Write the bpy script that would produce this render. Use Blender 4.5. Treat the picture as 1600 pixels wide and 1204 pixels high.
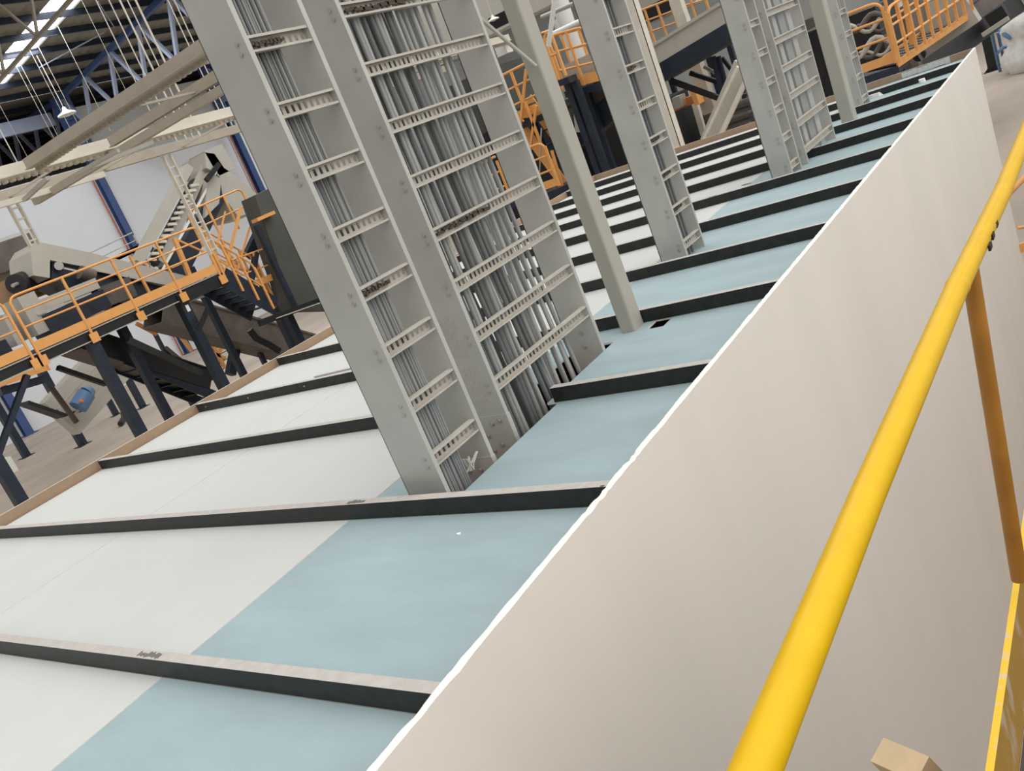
import bpy, math, random
from mathutils import Vector, Matrix
random.seed(7)
V = Vector
sc = bpy.context.scene
COL = sc.collection
for o in list(bpy.data.objects): bpy.data.objects.remove(o)

# ------------------------------------------------------------------ camera
# metres; z = 0 is the top of the roof boards, the hall floor is at z = -5
cd = bpy.data.cameras.new('camera'); cam = bpy.data.objects.new('camera', cd); COL.objects.link(cam)
cam.matrix_world = Matrix(((0.7753931, 0.1309736, 0.6177471, 1.91939), (0.5155065, 0.4337138, -0.7390165, -1.43860), (-0.3647171, 0.8914809, 0.2687810, 1.55737), (0, 0, 0, 1)))
cd.sensor_width = 36; cd.lens = 30.5555; cd.clip_start = .05; cd.clip_end = 300
sc.camera = cam
sc.view_settings.view_transform = 'Standard'; sc.view_settings.look = 'None'
sc.view_settings.gamma = 1; sc.view_settings.use_curve_mapping = False
sc.view_settings.exposure = 0.0

# ------------------------------------------------------------------ daylight
w = bpy.data.worlds.new('hall_daylight'); sc.world = w; w.use_nodes = True
nt = w.node_tree; nt.nodes.clear()
wo = nt.nodes.new('ShaderNodeOutputWorld'); bg = nt.nodes.new('ShaderNodeBackground')
tc = nt.nodes.new('ShaderNodeTexCoord'); sp = nt.nodes.new('ShaderNodeSeparateXYZ')
nt.links.new(tc.outputs['Generated'], sp.inputs[0])
def mth(op, a, b, c=None):
    n = nt.nodes.new('ShaderNodeMath'); n.operation = op
    for i, v in enumerate((a, b, c)):
        if v is None: continue
        if isinstance(v, (int, float)): n.inputs[i].default_value = v
        else: nt.links.new(v, n.inputs[i])
    return n.outputs[0]
mz = nt.nodes.new('ShaderNodeMapRange'); mz.inputs[1].default_value = -.05; mz.inputs[2].default_value = .75
mz.inputs[3].default_value = .16; mz.inputs[4].default_value = 1.15
nt.links.new(sp.outputs[2], mz.inputs[0])
sx = mth('ADD', mth('MULTIPLY', sp.outputs[0], .82), mth('MULTIPLY', sp.outputs[2], .55)); sx = mth('MAXIMUM', sx, 0.0)
sx = mth('MULTIPLY', mth('POWER', sx, 2.0), 1.25)
tot = mth('ADD', mz.outputs[0], sx)
tot = mth('MULTIPLY', tot, mth('MULTIPLY_ADD', sp.outputs[1], .22, 1.0))
bg.inputs[0].default_value = (1, .985, .955, 1)
nt.links.new(tot, bg.inputs[1]); nt.links.new(bg.outputs[0], wo.inputs[0])

def area(name, loc, size, size_y, power, rot=(0, 0, 0), col=(1, 1, 1)):
    l = bpy.data.lights.new(name, 'AREA'); l.shape = 'RECTANGLE'; l.size = size; l.size_y = size_y
    l.energy = power; l.color = col
    o = bpy.data.objects.new(name, l); COL.objects.link(o); o.location = loc; o.rotation_euler = rot
    return o
area('skylight_lamp', (-32, 29.7, 15.6), 44, 2.0, 3000, col=(.93, .97, 1))
area('far_roof_fill', (-26, 50, 15.6), 60, 2.4, 6500, col=(.96, .98, 1))  # fill lamp added to brighten the far hall; the roof is closed there

# ------------------------------------------------------------------ materials
def mat(name, col, rough=.6, metal=0., n_amt=0., n_scale=4., bump=0., b_scale=60., spec=.4, stretch=(1, 1, 1), col2=None, thr=(.45, .6)):
    m = bpy.data.materials.new(name); m.use_nodes = True
    t = m.node_tree; b = t.nodes['Principled BSDF']
    b.inputs['Roughness'].default_value = rough; b.inputs['Metallic'].default_value = metal
    b.inputs['Specular IOR Level'].default_value = spec
    b.inputs['Base Color'].default_value = (*col, 1)
    if n_amt or bump or col2:
        g = t.nodes.new('ShaderNodeTexCoord'); mp = t.nodes.new('ShaderNodeMapping')
        mp.inputs['Scale'].default_value = stretch
        t.links.new(g.outputs['Object'], mp.inputs[0])
    if n_amt or col2:
        n = t.nodes.new('ShaderNodeTexNoise'); n.inputs['Scale'].default_value = n_scale; n.inputs['Detail'].default_value = 6
        n.inputs['Roughness'].default_value = .6
        t.links.new(mp.outputs[0], n.inputs['Vector'])
        r = t.nodes.new('ShaderNodeValToRGB')
        c2 = col2 or tuple(c * (1 - n_amt) for c in col)
        r.color_ramp.elements[0].position = thr[0] if col2 else .3; r.color_ramp.elements[1].position = thr[1] if col2 else .7
        r.color_ramp.elements[0].color = (*c2, 1)
        r.color_ramp.elements[1].color = (*(col if col2 else tuple(min(1, c * (1 + n_amt * .5)) for c in col)), 1)
        t.links.new(n.outputs[0], r.inputs[0]); t.links.new(r.outputs[0], b.inputs['Base Color'])
    if bump:
        n2 = t.nodes.new('ShaderNodeTexNoise'); n2.inputs['Scale'].default_value = b_scale; n2.inputs['Detail'].default_value = 4
        t.links.new(mp.outputs[0], n2.inputs['Vector'])
        bp = t.nodes.new('ShaderNodeBump'); bp.inputs['Strength'].default_value = bump; bp.inputs['Distance'].default_value = .01
        t.links.new(n2.outputs[0], bp.inputs['Height']); t.links.new(bp.outputs[0], b.inputs['Normal'])
    return m
def emi(name, col, s):
    m = bpy.data.materials.new(name); m.use_nodes = True; t = m.node_tree; b = t.nodes['Principled BSDF']
    b.inputs['Base Color'].default_value = (*col, 1); b.inputs['Emission Color'].default_value = (*col, 1); b.inputs['Emission Strength'].default_value = s
    return m
galv = mat('galvanised_steel', (.535, .525, .49), .46, .2, .10, 3, .03, 80)
galv2 = mat('galvanised_rung', (.55, .51, .45), .5, .1, .12, 9, .03, 80)
bolt_m = mat('zinc_bolt', (.50, .49, .45), .4, .5)
post_m = mat('grey_painted_steel', (.42, .40, .345), .5, 0, .05, 3, .02, 60)
cable_m = mat('grey_cable_jacket', (.30, .305, .30), .45, 0, .1, 5)
cable_d = mat('dark_grey_cable_jacket', (.14, .145, .145), .45, 0, .1, 5)
cable_l = mat('pale_grey_cable_jacket', (.42, .42, .41), .45, 0, .1, 5)
tag_m = mat('brown_cable_tie', (.07, .05, .035), .6)
plaster = mat('painted_plaster', (.83, .77, .71), .55, 0, .045, 1.1, .16, 24, stretch=(1, 1, .35))
filler = mat('white_filler', (.93, .91, .86), .8, 0, .04, 30, .6, 60)
paper = mat('brown_board_paper', (.36, .25, .165), .85, 0, .10, 6)
board_w = mat('white_plasterboard', (.575, .59, .575), .8, 0, .035, 1.6, .03, 90)
board_b = mat('blue_plasterboard', (.335, .435, .46), .75, 0, .10, 1.8, .03, 90, stretch=(.8, 2.4, 1))
board_e = mat('plaster_core', (.80, .78, .74), .9)
purl = mat('dark_steel', (.026, .028, .027), .5, .2, .35, 14)
dust = mat('dusty_steel', (.50, .47, .44), .85, 0, .12, 20)
ink = mat('ink_print', (.08, .07, .065), .8)
yel = mat('yellow_paint', (.75, .455, .004), .34, 0, .06, 14, .03, 90, spec=.25)
yel_w = mat('worn_yellow_paint', (.80, .50, .03), .5, 0, 0, 18, .1, 60, col2=(.62, .50, .33), thr=(.38, .46))
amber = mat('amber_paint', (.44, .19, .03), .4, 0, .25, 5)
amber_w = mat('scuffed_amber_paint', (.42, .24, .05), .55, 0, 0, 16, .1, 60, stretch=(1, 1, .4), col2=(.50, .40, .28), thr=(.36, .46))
scuff = mat('black_scuff', (.03, .02, .01), .7)
grate_m = mat('steel_grating', (.10, .09, .085), .5, .4, .4, 20)
wood = mat('pine_timber', (.66, .50, .31), .75, 0, .16, 5, .2, 30, stretch=(1, 1, .15))
orange = mat('orange_paint', (.78, .38, .12), .45, 0, .08, 6)
orange_d = mat('rust_orange_paint', (.52, .20, .06), .5, 0, .1, 6)
navy = mat('navy_steel', (.020, .028, .045), .45, .1, .3, 4)
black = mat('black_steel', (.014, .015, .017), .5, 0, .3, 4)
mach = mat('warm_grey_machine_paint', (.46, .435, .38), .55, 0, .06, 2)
mach_d = mat('dark_brown_machine_skin', (.12, .10, .085), .6, 0, .3, 2)  # dark brown base colour with mottled tone
beamc = mat('cream_steel', (.66, .61, .52), .55, 0, .10, 4)
beamb = mat('taupe_steel', (.42, .37, .30), .6, 0, .10, 4)
belt = mat('rubber_belt', (.03, .03, .03), .8)
green_box = mat('dark_green_panel', (.075, .078, .07), .6, 0, .15, 1.2)
floor_m = mat('dusty_concrete', (.46, .385, .315), .8, 0, .22, .35, .05, 10, stretch=(1, .4, 1))
wall_m = mat('white_wall_panel', (.74, .755, .78), .7, 0, .03, .3)
wall_g = mat('grey_wall_panel', (.52, .53, .51), .7, 0, .05, .5)
blue_c = mat('blue_steel', (.055, .095, .23), .5, 0, .1, 2)
truss_m = mat('pale_blue_steel', (.34, .38, .50), .5, 0, .1, 2)
roof_m = mat('olive_roof_sheet', (.27, .25, .20), .6, 0, .12, .8)
red_m = mat('faded_red_paint', (.50, .14, .09), .6)
white_m = mat('white_paint', (.80, .79, .75), .5)
motor_m = mat('blue_motor_paint', (.10, .19, .33), .4)
bag_m = mat('white_woven_bag', (.68, .66, .62), .9, 0, .2, 3, .5, 8)
cyan_m = mat('blue_strap', (.12, .27, .42), .7)
card_m = mat('brown_cardboard', (.40, .24, .14), .9, 0, .25, 2)
day = emi('daylit_roof_sheet', (.93, .97, 1), 6.0)
lampw = mat('white_lamp_shade', (.85, .83, .76), .5)

# ------------------------------------------------------------------ mesh helpers
class MB:
    def __init__(s): s.v = []; s.f = []; s.m = []; s.sm = []
    def add(s, vs, fs, mi=0, smooth=False):
        b = len(s.v); s.v += [tuple(v) for v in vs]; s.f += [tuple(b + i for i in f) for f in fs]
        s.m += [mi] * len(fs); s.sm += [smooth] * len(fs)
    def box(s, a, b, mi=0, top=None):
        x0, y0, z0 = a; x1, y1, z1 = b
        if x0 > x1: x0, x1 = x1, x0
        if y0 > y1: y0, y1 = y1, y0
        if z0 > z1: z0, z1 = z1, z0
        vs = [(x0, y0, z0), (x1, y0, z0), (x1, y1, z0), (x0, y1, z0), (x0, y0, z1), (x1, y0, z1), (x1, y1, z1), (x0, y1, z1)]
        fs = [(3, 2, 1, 0), (0, 1, 5, 4), (1, 2, 6, 5), (2, 3, 7, 6), (3, 0, 4, 7)]
        s.add(vs, fs, mi); s.add(vs[4:], [(0, 1, 2, 3)], mi if top is None else top)
        return s
    def bar(s, p0, p1, w, h, up=(0, 0, 1), mi=0):
        p0 = V(p0); p1 = V(p1); d = (p1 - p0).normalized(); u = V(up)
        if abs(d.dot(u)) > .98: u = V((0, 1, 0)) if abs(d.y) < .9 else V((1, 0, 0))
        sd = d.cross(u).normalized() * (w / 2); u = sd.cross(d).normalized() * (h / 2)
        vs = [p + a * sd + b * u for p in (p0, p1) for a, b in ((-1, -1), (1, -1), (1, 1), (-1, 1))]
        s.add(vs, [(0, 1, 2, 3), (7, 6, 5, 4), (0, 4, 5, 1), (1, 5, 6, 2), (2, 6, 7, 3), (3, 7, 4, 0)], mi); return s
    def prof(s, p0, p1, pts, side, up, mi=0, closed=True, caps=True):
        # sweep a 2-D outline (side, up) from p0 to p1
        p0 = V(p0); p1 = V(p1); sd = V(side); u = V(up); n = len(pts)
        vs = [p + sd * a + u * b for p in (p0, p1) for a, b in pts]
        fs = [(i, (i + 1) % n, n + (i + 1) % n, n + i) for i in range(n if closed else n - 1)]
        s.add(vs, fs, mi)
        if caps: s.add(vs, [tuple(range(n))[::-1], tuple(range(n, 2 * n))], mi)
        return s
    def tube(s, path, r, n=10, mi=0, caps=True):
        P = [V(p) for p in path]; rs = r if isinstance(r, (list, tuple)) else [r] * len(P)
        rings = []; prev = None
        for i, p in enumerate(P):
            d = (P[min(i + 1, len(P) - 1)] - P[max(i - 1, 0)]).normalized()
            if prev is None:
                a = V((0, 0, 1)) if abs(d.z) < .9 else V((1, 0, 0)); a = (a - d * a.dot(d)).normalized()
            else: a = (prev - d * prev.dot(d)).normalized()
            prev = a; b = d.cross(a)
            rings += [p + (a * math.cos(2 * math.pi * k / n) + b * math.sin(2 * math.pi * k / n)) * rs[i] for k in range(n)]
        fs = [(i * n + k, i * n + (k + 1) % n, (i + 1) * n + (k + 1) % n, (i + 1) * n + k) for i in range(len(P) - 1) for k in range(n)]
        s.add(rings, fs, mi, True)
        if caps: s.add(rings, [tuple(range(n))[::-1], tuple(range((len(P) - 1) * n, len(P) * n))], mi)
        return s
    def build(s, name, mats, parent=None, kind=None, label=None):
        me = bpy.data.meshes.new(name); me.from_pydata(s.v, [], s.f)
        for m in (mats if isinstance(mats, (list, tuple)) else [mats]): me.materials.append(m)
        me.polygons.foreach_set('material_index', s.m); me.polygons.foreach_set('use_smooth', s.sm); me.update()
        o = bpy.data.objects.new(name, me); COL.objects.link(o)
        if parent:
            o.parent = parent; o.location = -V(parent.location)
        if kind: o['kind'] = kind
        if label: o['label'] = label
        return o
def tag(o, label, cat, group=None, kind=None):
    o['label'] = label; o['category'] = cat
    if group: o['group'] = group
    if kind: o['kind'] = kind
    return o
def thing(name, label, cat, loc=(0, 0, 0), group=None):
    o = bpy.data.objects.new(name, None); COL.objects.link(o); o.location = loc; o.empty_display_size = .1
    return tag(o, label, cat, group)
def part(p, name, mb, m, label=None, kind=None): return mb.build(name, m, p, kind, label)
def copy_part(src, name, parent, off):
    c = src.copy(); COL.objects.link(c); c.parent = parent; c.location = V(src.location) + V(off); return c
def lerp(a, b, t): return V(a) * (1 - t) + V(b) * t
def rounded(a, corner, b, r, n=5):
    a = V(a); c = V(corner); b = V(b); p = c + (a - c).normalized() * r; q = c + (b - c).normalized() * r
    return [((1 - t) ** 2) * p + 2 * t * (1 - t) * c + t * t * q for t in [i / n for i in range(n + 1)]]

# ------------------------------------------------------------------ control room: walls and roof
W = 6.60; YE = 13.37; HW = .10; YB = -4.5; FZ = -5.0
def wall_panel(name, a, b, mats, faces, kind='structure'):
    mb = MB(); mb.box(a, b); o = mb.build(name, mats); o['kind'] = kind
    for p in o.data.polygons:
        n = p.normal
        for ax, mi in faces:
            if n.dot(V(ax)) > .9: p.material_index = mi
    return o
# right wall: painted outside, brown paper inside, uneven white filler along the top edge
mb = MB(); N = 700
ys = [YB + (YE - YB) * i / N for i in range(N + 1)]
tj = [random.uniform(-1, 1) for _ in ys]
for i in range(2, N): tj[i] = .45 * tj[i] + .55 * tj[i - 1]
def bite(y):
    r = 0
    for c, wd, d in ((1.02, .035, .010), (1.13, .03, .014), (1.20, .02, .008), (1.42, .03, .012), (1.47, .02, .008), (.10, .04, .006), (-.1, .05, .007), (7.2, .05, .006), (1.75, .1, .005), (3.1, .04, .004), (5.2, .04, .004)):
        r += d * max(0, 1 - abs(y - c) / wd)
    return r
T = .028
vs = []
for i, y in enumerate(ys):
    k = bite(y); e = .0020 * tj[i]
    vs += [(0, y, FZ), (0, y, HW - .004 - k * .6 + e), (-.005 - k * .25, y, HW - k * .5 + e), (-T + e, y, HW - k * .8 - e), (-T - .001, y, HW - .004 - k * .9), (-T, y, FZ)]
fs = []; ms = []
for i in range(N):
    for j in range(5):
        a = i * 6 + j; fs.append((a, a + 6, a + 7, a + 1)); ms.append((0, 1, 1, 1, 2)[j])
mb.add(vs, fs); mb.m = ms
mb.add([vs[k] for k in range(6)], [(0, 1, 2, 3, 4, 5)], 0); mb.add([vs[N * 6 + k] for k in range(6)], [(5, 4, 3, 2, 1, 0)], 0)
mb.build('wall_right', [plaster, filler, paper], kind='structure')
wall_panel('wall_left', (-W, YB, FZ), (-W + .014, YE, HW), [paper, filler], [((0, 0, 1), 1), ((-1, 0, 0), 1)])
wall_panel('wall_back', (-W + .014, YE - .014, FZ), (-T, YE, HW - .001), [paper, filler], [((0, 0, 1), 1), ((0, 1, 0), 1)])
wall_panel('wall_front', (-W + .014, YB, FZ), (-T, YB + .014, HW - .001), [paper, filler], [((0, 0, 1), 1), ((0, -1, 0), 1)])
# torn white paper on the inside of the far parapet
mb = MB()
for k in range(9):
    x = -1.02 + .075 * k; mb.box((x, YE - .020, .004 + random.random() * .01), (x + .072, YE - .0145, .098 - random.random() * .02))
tag(mb.build('torn_paper_patch', board_w), 'torn white paper patch on the brown far parapet near the right corner', 'paper')
mb = MB()
for k in range(3): mb.box((-W + .0145, .62 + k * .045, .03), (-W + .018, .632 + k * .045, .095))
tag(mb.build('filler_drip', filler), 'short white filler drips on the brown inner face of the left parapet', 'filler')

# C-section purlins standing on the board joints, 1.22 m apart
S = 1.22; HJ = .092; FLG = .052
def yj(k): return -.009 + S * k
def purlin(k, x0, x1, label, holes=()):
    y = yj(k); t = thing('roof_purlin', label, 'purlin', ((x0 + x1) / 2, y, 0), 'dark roof purlins')
    mb = MB()
    mb.box((x0, y, .001), (x1, y + .003, HJ - .003))            # web, faces the camera side
    mb.box((x0, y + .003, .001), (x1, y + FLG, .004))
    part(t, 'web', mb, purl)
    mb = MB(); mb.box((x0, y - .001, HJ - .003), (x1, y + FLG, HJ), 0, 1); mb.box((x0, y + FLG - .002, HJ - .016), (x1, y + FLG, HJ - .003))
    part(t, 'top_flange', mb, [purl, dust], 'flange dusted pale grey on top')
    for hx, hz in holes:
        b = MB(); b.tube([(hx, y - .005, hz), (hx, y + .001, hz)], .007, 8); part(t, 'bolt', b, bolt_m, 'pale zinc bolt head')
    return t
pl = ['nearest dark purlin, crossing the bottom left of the photo to the right wall',
      'second dark purlin from the front, passing the foot of the nearest cable ladder',
      None,
      'dark purlin just behind the square grey post, two bolt heads on its left half',
      'dark purlin at the foot of the slim wide-railed ladder beyond the square post',
      'dark purlin one bay beyond the one under the slim wide-railed ladder',
      'dark purlin meeting the foot of the bolted ladder pair in the middle distance',
      'dark purlin behind the foot of the farther broad cable ladder',
      'dark purlin passing just in front of the farther square post',
      'dark purlin with the small white offcut lying on the strip behind it',
      'last dark purlin, closest to the brown far parapet']
x0, x1 = -W + .03, -T - .004
for k in range(11):
    if k == 2:
        purlin(2, x0, -1.50, 'left length of the cut third purlin, stopping at the cable ladders')
        purlin(2, -1.06, x1, 'right length of the cut third purlin, from the thick cables to the right wall')
    else:
        hs = {3: [(-5.63, .05), (-4.72, .05), (-1.40, .05), (-6.4, .05)], 2: []}.get(k, [])
        purlin(k, x0, x1, pl[k], hs)
purlin(-1, x0, x1, 'dark purlin below the lower edge of the photo, nearest the camera')
mb = MB(); c = ((-0.056, 1.217, 0.092)); n = 12; mb.add([(c[0] + .012 * math.cos(6.283 * i / n), c[1] + .006 * math.sin(6.283 * i / n), HJ + .0008) for i in range(n)], [tuple(range(n))])
tag(mb.build('flange_hole', ink), 'small dark oval hole in the second purlin top beside the right wall', 'hole')
# maker's print on the dusty flanges
for (k, xx, n) in ((0, -1.83, 12), (1, -1.66, 9), (6, -1.9, 6)):
    mb = MB(); y = yj(k)
    for i in range(n):
        a = xx + i * .015; mb.box((a, y + .006 + random.random() * .008, HJ - .0005), (a + .010, y + .030 + random.random() * .015, HJ + .0006))
    tag(mb.build('printed_mark', ink), ['smudged dark print on top of the nearest purlin', 'faint dark print on the purlin beside the nearest ladder foot', 'dark print on the purlin by the bolted ladder pair'][(0, 1, 6).index(k)], 'print mark')

# plasterboards between the purlins, 2.4 m long, blue ones along the right wall
JX = [-W + .03, -4.07, -1.68, -T - .002]
def board(k, c, boxes, label):
    mb = MB(); a, b = yj(k) + .004 + FLG * 0, yj(k + 1) - .003
    for bx in boxes:
        mb.box((bx[0], bx[1], -.0125), (bx[2], bx[3], 0), 1, 0)
    blue = c == 2
    return tag(mb.build('plasterboard', [board_b if blue else board_w, board_e]), label, 'plasterboard', 'blue roof boards' if blue else 'white roof boards')
ordn = ['in the bay nearest the camera', 'between the first two purlins', 'in the near ladder foot bay', 'in the near square post bay',
        'just behind the near square post', 'just behind the slim ladder', 'two bays behind the slim ladder', 'just before the bolted ladder pair',
        'in the bolted ladder pair bay', 'just before the farther square post', 'just behind the farther square post', 'along the far parapet']
g = .009
for k in range(-1, 11):
    a, b = yj(k) + .004, (yj(k + 1) - .003 if k < 10 else YE - .022)
    for c in range(3):
        xa, xb = JX[c] + g / 2, JX[c + 1] - g / 2
        bx = [(xa, a, xb, b)]
        if k == 1 and c == 2: bx = [(xa, a, -1.43, b), (-1.43, a, -1.02, a + .075), (-1.03, a, xb, b)]
        if k == 2 and c == 2: bx = [(xa, a, -1.43, b), (-1.43, yj(2) + .93, -1.12, b), (-1.12, a, -.80, b - .16), (-1.12, b - .16, -.93, b), (-.80, a, xb, b)]
        col = 'blue' if c == 2 else 'white'
        pos = ['at the left parapet', 'in the middle of the roof', 'by the right wall'][c]
        board(k, c, bx, f'{col} plasterboard {pos}, {ordn[k + 1]}')
# offcuts and plaster crumbs
def crumb(p, s, m, name, label, cat):
    mb = MB(); n = 7
    vs = [V(p) + V((math.cos(6.283 * i / n) * s[0] * random.uniform(.7, 1.1), math.sin(6.283 * i / n) * s[1] * random.uniform(.7, 1.1), z)) for z in (0, s[2]) for i in range(n)]
    mb.add(vs, [tuple(range(n))[::-1], tuple(range(n, 2 * n))] + [(i, (i + 1) % n, n + (i + 1) % n, n + i) for i in range(n)])
    return tag(mb.build(name, m), label, cat)
crumb((-1.185, 12.161, 0.001), (.11, .05, .05), white_m, 'board_offcut', 'small white offcut lying beside the farthest ladder foot', 'offcut')
crumb((-0.955, 12.381, 0.001), (.07, .05, .06), filler, 'plaster_lump', 'pale plaster lump on the purlin right of the white offcut', 'plaster')
crumb((-0.540, 12.086, 0.001), (.05, .05, .05), filler, 'plaster_lump', 'small plaster crumb nearest the right corner of the roof', 'plaster')
crumb((-1.743, 8.027, 0.000), (.07, .03, .004), ink, 'dark_scrap', 'small dark square scrap on the white board by the bolted ladder pair', 'scrap')
crumb((-0.399, 0.008, 0.000), (.012, .012, .012), filler, 'plaster_crumb', 'tiny crumb under the nearest purlin close to the right wall, left one', 'crumb')
crumb((-0.260, 0.009, 0.000), (.012, .012, .012), filler, 'plaster_crumb', 'tiny crumb under the nearest purlin close to the right wall, right one', 'crumb')
crumb((-0.766, 1.035, 0.000), (.014, .010, .004), filler, 'white_speck', 'tiny white speck on the blue board in front of the nearest ladder', 'speck')
mb = MB(); mb.bar((-5.012, 4.043, 0.010), (-4.382, 4.072, 0.010), .03, .012)
tag(mb.build('steel_strip', dust), 'thin grey steel strip lying on the white board left of the nearest ladder', 'strip')

# ------------------------------------------------------------------ cable ladders
ZT = 3.3
def rail_mesh(xm, xp, y, z0, z1, lip=.028, t=.003):
    # web along x at y, lips turned away from the camera side
    mb = MB()
    mb.box((xm + .008, y, z0), (xp, y + t, z1))
    mb.box((xm, y + .006, z0), (xm + .008 + t, y + .006 + t, z1))            # small joggle at the back edge
    mb.box((xm + .008, y, z0), (xm + .008 + t, y + .008, z1))
    mb.box((xp - t, y + t, z0), (xp, y + lip, z1)); mb.box((xm, y + .006, z0), (xm + t, y + lip, z1))
    return mb
def rung_mesh(x, ya, yb, zc, h=.072, d=.036, t=.0025, slots=True):
    mb = MB(); z0, z1 = zc - h / 2, zc + h / 2
    mb.box((x - d, ya, z1 - t), (x, yb, z1)); mb.box((x - d, ya, z0), (x, yb, z0 + t))
    mb.box((x - t, ya, z1 - .012), (x, yb, z1 - t)); mb.box((x - t, ya, z0 + t), (x, yb, z0 + .010))
    wx0, wx1 = x - d, x - d + t
    if not slots: mb.box((wx0, ya, z0 + t), (wx1, yb, z1 - t)); return mb
    mb.box((wx0, ya, z0 + t), (wx1, yb, z0 + .020)); mb.box((wx0, ya, z1 - .020), (wx1, yb, z1 - t))
    n = max(3, int((yb - ya) / .038)); p = (yb - ya) / n
    for i in range(n + 1):
        c = ya + i * p; mb.box((wx0, max(ya, c - .011), z0 + .020), (wx1, min(yb, c + .011), z1 - .020))
    return mb
def ladder(label, xm, xp, ya, yb, zr0, pitch, n, z0=-.5, z1=ZT, slots=True, xr=None, bolts=True, br=.0125, group='grey cable ladders'):
    t = thing('cable_ladder', label, 'cable ladder', (xp, ya, z0), group)
    part(t, 'near_rail', rail_mesh(xm, xp, ya, z0, z1), galv)
    part(t, 'far_rail', rail_mesh(xm, xp, yb, z0, z1), galv)
    xr = xr or xp - .006
    r0 = None; b0 = None
    for i in range(n):
        z = zr0 + pitch * i
        if r0 is None: r0 = part(t, 'rung', rung_mesh(xr, ya + .003, yb, z, slots=slots), galv2)
        else: copy_part(r0, 'rung', t, (0, 0, pitch * i))
        if bolts:
            for dz in (-.022, .022):
                if b0 is None:
                    b = MB(); b.tube([(xr - .045, ya - .0065, z + dz), (xr - .045, ya + .001, z + dz)], br, 6); b0 = part(t, 'bolt', b, bolt_m); bz = dz
                else: copy_part(b0, 'bolt', t, (0, 0, pitch * i + dz - bz))
    return t
def splice(t, xm, xp, y, z0, z1, pts):
    mb = MB(); mb.box((xm + .01, y - .0035, z0), (xp + .002, y, z1)); mb.box((xp, y, z0), (xp + .003, y + .03, z1)); pl_ = part(t, 'splice_plate', mb, galv)
    for (fx, fz) in pts:
        x = xm + (xp - xm) * fx; z = z0 + (z1 - z0) * fz
        b = MB(); b.tube([(x, y - .0045, z), (x, y - .003, z)], .019, 12); b.tube([(x, y - .014, z), (x, y - .004, z)], .011, 6)
        o = b.build('splice_bolt', bolt_m); o.parent = pl_
P_ = .2942
LA = ladder('nearest narrow cable ladder carrying thin cables, foot behind the second purlin', -1.345, -1.072, 1.358, 1.758, .214, P_, 11)
LB = ladder('broadest cable ladder with thick cables behind it, next to the nearest narrow ladder', -1.36, -1.115, 2.05, 3.19, .296, P_, 11)
splice(LB, -1.36, -1.115, 2.05, -.35, .13, [(.25, .55), (.75, .93), (.25, .75), (.75, .55), (.55, .62), (.5, .9)])
splice(LB, -1.36, -1.115, 3.19, -.2, .22, [(.5, .62), (.55, .85)])
splice(LA, -1.345, -1.072, 1.758, -.35, .02, [(.6, .8), (.3, .8)])
# two printed stickers / stampings on the broad ladder rail
mb = MB()
for r in range(5):
    for c in range(9):
        if random.random() < .85: mb.box((-1.335 + r * .030, 2.0485, .50 + c * .028), (-1.335 + r * .030 + .010, 2.0502, .50 + c * .028 + .018))
part(LB, 'printed_text', mb, dust, 'rows of worn pale print', 'stuff')
mb = MB()
for r in range(4):
    for c in range(8):
        if random.random() < .8: mb.box((-1.315 + r * .034, 2.0485, .22 + c * .028), (-1.315 + r * .034 + .010, 2.0502, .22 + c * .028 + .017))
part(LB, 'printed_text', mb, dust, 'rows of worn pale print', 'stuff')
LC = ladder('slim cable ladder with a wide flat near rail, beyond the square grey post', -1.52, -1.275, 5.12, 5.50, .13, P_, 9, z0=.002, br=.014)
LD = ladder('narrow cable ladder in front of the farther broad one, in the middle distance', -1.335, -1.112, 7.70, 8.02, .10, P_, 8, z0=.002, z1=2.9, slots=False, br=.014)
LE = ladder('farther broad cable ladder with wide flat cables, beside the bolted narrow ladder', -1.30, -1.085, 8.20, 9.42, .14, P_, 8, z0=.002, z1=2.9, slots=False)
LG = ladder('farthest cable ladder, beside the farther square post', -1.38, -1.185, 11.45, 11.83, .10, P_, 7, z0=.002, z1=2.6, slots=False, br=.014)

def cable(path, r, m, label, group, name='cable', n=8):
    mb = MB(); mb.tube(path, r, n); return tag(mb.build(name, m), label, 'cable', group)
def bundle(n, ya, yb, x, r, group, label, mats, z0=-.5, z1=ZT, wob=.004, flare=0, name='cable', yofs=None, zend=None):
    for i in range(n):
        f = i / max(1, n - 1); y = ya + (yb - ya) * f + random.uniform(-.3, .3) * r; xx = x + random.uniform(-.5, .5) * r
        ph = random.uniform(0, 6.28); path = []
        for k in range(15):
            z = z0 + (z1 - z0) * k / 14
            u = (z - .2) / 2.5
            yy = y + wob * math.sin(ph + z * 2.1) + flare * f * (1 - u) ** 2
            path.append((xx + wob * math.cos(ph * 1.7 + z * 1.6), yy, z))
        cable(path, r * random.uniform(.92, 1.08), mats[i % len(mats)], label, group, name)
bundle(20, 1.385, 1.60, -1.138, .0068, 'thin cables on the nearest narrow ladder', 'thin dark grey cable strapped to the nearest narrow ladder', [cable_m, cable_m, cable_d], wob=.003)
bundle(12, 1.39, 1.58, -1.153, .0065, 'thin cables on the nearest narrow ladder', 'thin dark grey cable strapped to the nearest narrow ladder', [cable_d, cable_m], wob=.003)
bundle(11, 2.10, 2.56, -1.185, .0145, 'thick cables on the broadest ladder', 'thick grey cable behind the rungs of the broadest ladder', [cable_d, cable_d, cable_m, cable_l], wob=.008, flare=.07)
bundle(7, 2.44, 2.80, -1.235, .016, 'thick cables on the broadest ladder', 'thick grey cable behind the rungs of the broadest ladder', [cable_l, cable_m], wob=.010, flare=.10)
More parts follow.
